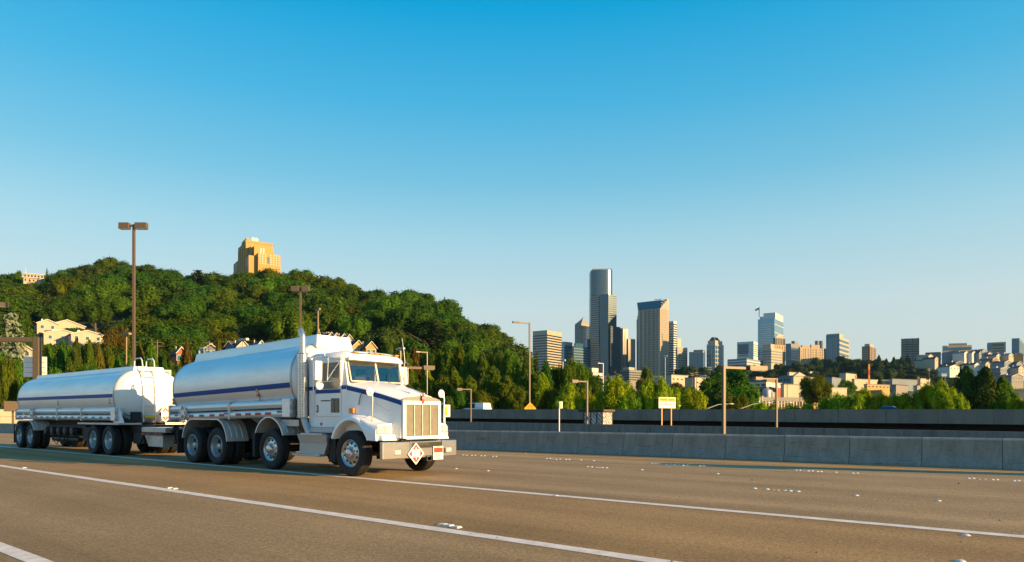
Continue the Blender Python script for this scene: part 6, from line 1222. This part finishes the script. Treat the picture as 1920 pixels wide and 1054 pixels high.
house('tan craftsman gable house over the cab, left of two', 672, 650, 668, 19, 240, 12, 2.0, 'b_orange', 'r_dark', rz=32, nw=2, floors=2)
house('tan craftsman gable house over the cab, right of two', 696, 652, 668, 17, 238, 12, 2.0, 'b_orange', 'r_dark', rz=32, nw=2, floors=2)
house('brown sided dark roof house left of the craftsman gables', 653, 651, 668, 18, 242, 8, 1.6, 'b_bluegrey', 'r_dark', rz=-25)
# white flat house on the crest
b = bld('hilltop_house', 'white two level flat roofed house on the hill crest at left', 38, 44, 82, 513, 396, 'b_cream', 30, zb=CH + (HY - 532) / FP * 396); MB().box(-b.wl - .6, .8, -.8, b.wr + .6, b.z(520.5), b.z(519.5)).build('balcony', MT['b_white'], b.E); grid(b, 514, 519, 1, 1, 6, 'g_dark', .5, .7, .15); grid(b, 522, 527, 1, 1, 5, 'g_dark', .35, .7, .15); MB().box(-b.wl - .5, .6, -.6, b.wr + .5, b.h, b.h + .3).build('roof', MT['b_white'], b.E); MB().cyl((-1, 1, b.h), (-1, 1, b.h + 4), .12, n=6).build('mast', MT['b_white'], b.E)
# the big stepped brick building on the hill
Yp = 440; zb = CH + (HY - 520) / FP * Yp; b = bld('brick_hospital', 'massive stepped orange brick tower block crowning the wooded hill', 446.5, 461, 511, 452, Yp, 'b_orange', 33, zb)
zf = b.z; wr, wl = b.wr, b.wl
MB().box(.3, 4.5, wr * .12, wr * .98, 0, zf(463)).build('front_block', MT['b_orange'], b.E); MB().box(4.55, 8.0, wr * .2, wr * .6, 0, zf(464.5)).build('step_block', MT['b_orange'], b.E)
MB().box(-wl * .6, -.2, wr * .02, wr * .13, b.h, zf(446)).build('parapet_block', MT['b_orange'], b.E); MB().box(-wl * .6, .2, wr * .72, wr * .9, b.h, zf(450)).build('parapet_block', MT['b_orange'], b.E)
MB().box(-wl * .5, .25, -.25, wr + .3, b.h - .6, b.h + .5).build('cornice', MT['b_orange'], b.E)
MB().box(8.05, 17, wr * .22, wr * 1.04, 0, zf(482)).build('front_wing', MT['b_orange'], b.E); MB().box(8.05, 14, -wr * .08, wr * .219, 0, zf(487)).build('side_wing', MT['b_orange'], b.E)
MB().box(-wl * 2.3, -wl - .05, 3, wr * .8, 0, zf(466)).build('rear_wing', MT['b_orange'], b.E)
for k in range(4): MB().box(-wl + wl * (k + .25) / 4, -wl + wl * (k + .5) / 4, -.4, .2, 0, zf(458)).build('pilaster', MT['b_orange'], b.E)
for k in range(6): MB().box(-wl * 2.15 + wl * .19 * k, -wl * 2.15 + wl * .19 * k + .8, 2.7, 3.1, zf(495), zf(469)).build('window_strip', MT['g_dark'], b.E)
for k in range(5): MB().box(8.6 + k * 1.1, 9.1 + k * 1.1, -wr * .08 - .15, -wr * .08 + .1, zf(508), zf(490)).build('window_strip', MT['g_dark'], b.E)
for y_ in (.42, .52): MB().box(8.0, 8.2, wr * y_, wr * y_ + .9, zf(480), zf(467)).build('window_strip', MT['b_white'], b.E)
for r_ in range(5):
    for k in range(8):
        if k not in (3,): MB().box(17.0, 17.15, wr * (.26 + k * .1), wr * (.26 + k * .1) + .7, zf(485.5 + r_ * 4.2), zf(485.5 + r_ * 4.2) + .7).build('window', MT['b_white'], b.E)
MB().box(17.0, 17.2, wr * .56, wr * .56 + 1.3, zf(500), zf(488)).build('tall_window', MT['g_bronze'], b.E)
for y_ in (.3, .42): MB().revolve([(.01, .3), (1.2, 0), (1.3, -.2)], (-2, wr * y_, b.h + 2.2), 'x', 14).build('dish_antenna', MT['b_white'], b.E, True); MB().cyl((-2.2, wr * y_, b.h), (-2.2, wr * y_, b.h + 2.2), .12, n=6).build('dish_post', MT['b_grey'], b.E)
# houses on the right slope
SP = [(1745, 668, 677, 16, 690, 'b_cream', 'r_grey'), (1756, 673, 682, 12, 680, 'b_sand', 'r_dark'), (1790, 661, 674, 34, 700, 'b_bluegrey', 'r_slate'), (1812, 662, 676, 13, 690, 'b_white', 'r_grey'), (1826, 662, 676, 12, 690, 'b_white', 'r_grey'), (1838, 662, 675, 10, 690, 'b_bluegrey', 'r_slate'), (1846, 658, 672, 16, 720, 'b_bluegrey', 'r_slate'), (1856, 664, 672, 14, 700, 'b_cream', 'r_grey'), (1872, 667, 676, 16, 690, 'b_cream', 'r_dark'), (1866, 674, 684, 22, 660, 'b_brown', 'r_slate'), (1884, 664, 671, 12, 700, 'b_orange', 'r_grey'), (1896, 666, 675, 14, 690, 'b_cream', 'r_grey'), (1910, 665, 674, 13, 690, 'b_orange', 'r_grey'), (1800, 681, 690, 24, 640, 'b_dark', 'r_dark'), (1832, 684, 694, 16, 630, 'b_white', 'r_dark'), (1852, 682, 690, 12, 640, 'b_cream', 'r_brick' if False else 'r_grey'), (1890, 680, 692, 24, 620, 'b_bluegrey', 'r_dark'), (1912, 682, 694, 18, 620, 'b_bluegrey', 'r_dark'), (1888, 692, 703, 44, 590, 'b_bluegrey', 'r_slate'), (1915, 690, 703, 16, 588, 'b_cream', 'r_slate'), (1878, 704, 716, 18, 540, 'b_cream', 'r_dark'), (1908, 706, 724, 34, 500, 'b_conc', 'r_slate'), (1862, 706, 718, 14, 545, 'b_brown', 'r_dark'), (1790, 688, 696, 26, 620, 'b_white', 'r_dark'), (1740, 676, 684, 12, 690, 'b_cream', 'r_dark')]
ORD = ['uppermost left', 'small tan', 'long blue grey', 'tall white', 'second tall white', 'narrow blue', 'wide blue', 'low cream', 'dark roofed cream', 'brown', 'small orange', 'pale', 'orange fronted', 'black roofed', 'white turreted', 'pale square', 'blue', 'bluish corner', 'long low blue', 'cream end', 'porch fronted', 'large grey', 'dark brown', 'white base', 'tiny cream']
for (px, ye, yb, w_, Y, wa, ro), o_ in zip(SP, ORD): house(o_ + ' house on the crowded slope at right, ' + ('high up near the ridge' if yb < 680 else ('halfway down' if yb < 697 else 'low down above the evergreens')), px, ye, yb, w_, Y, 11, 1.8, wa, ro, rz=random.choice((25, 32, 38, -28)), nw=max(1, int(w_ / 7)), floors=2 if yb - ye > 12 else 1, below=6)
for i in range(46):
    px = random.uniform(1735, 1945); Y = random.uniform(470, 720); z_ = gz(px, Y)
    tree_px(random.choice(('broad', 'tall', 'column')), 'far', px, HY - (z_ + random.uniform(4, 8) - CH) * FP / Y, random.uniform(10, 18), Y, 'dark tree between the houses of the crowded slope at right', 'trees between the slope houses', 2)
# ---------------------------------------------------------------- summer haze
hz = MB().box(-2600, 2600, -60, 3300, -5, 345).build('haze', None); tag(hz, 'thin summer haze in the air', 'haze', kind='stuff')
hm = bpy.data.materials.new('haze'); hm.use_nodes = True; ht = hm.node_tree; ht.nodes.remove(ht.nodes['Principled BSDF'])
pv = ht.nodes.new('ShaderNodeVolumePrincipled'); pv.inputs['Color'].default_value = (.3, .62, 1, 1); pv.inputs['Density'].default_value = .00004; pv.inputs['Anisotropy'].default_value = .2
ht.links.new(pv.outputs[0], ht.nodes['Material Output'].inputs['Volume']); hz.data.materials.append(hm)
print('objects', len(bpy.data.objects))
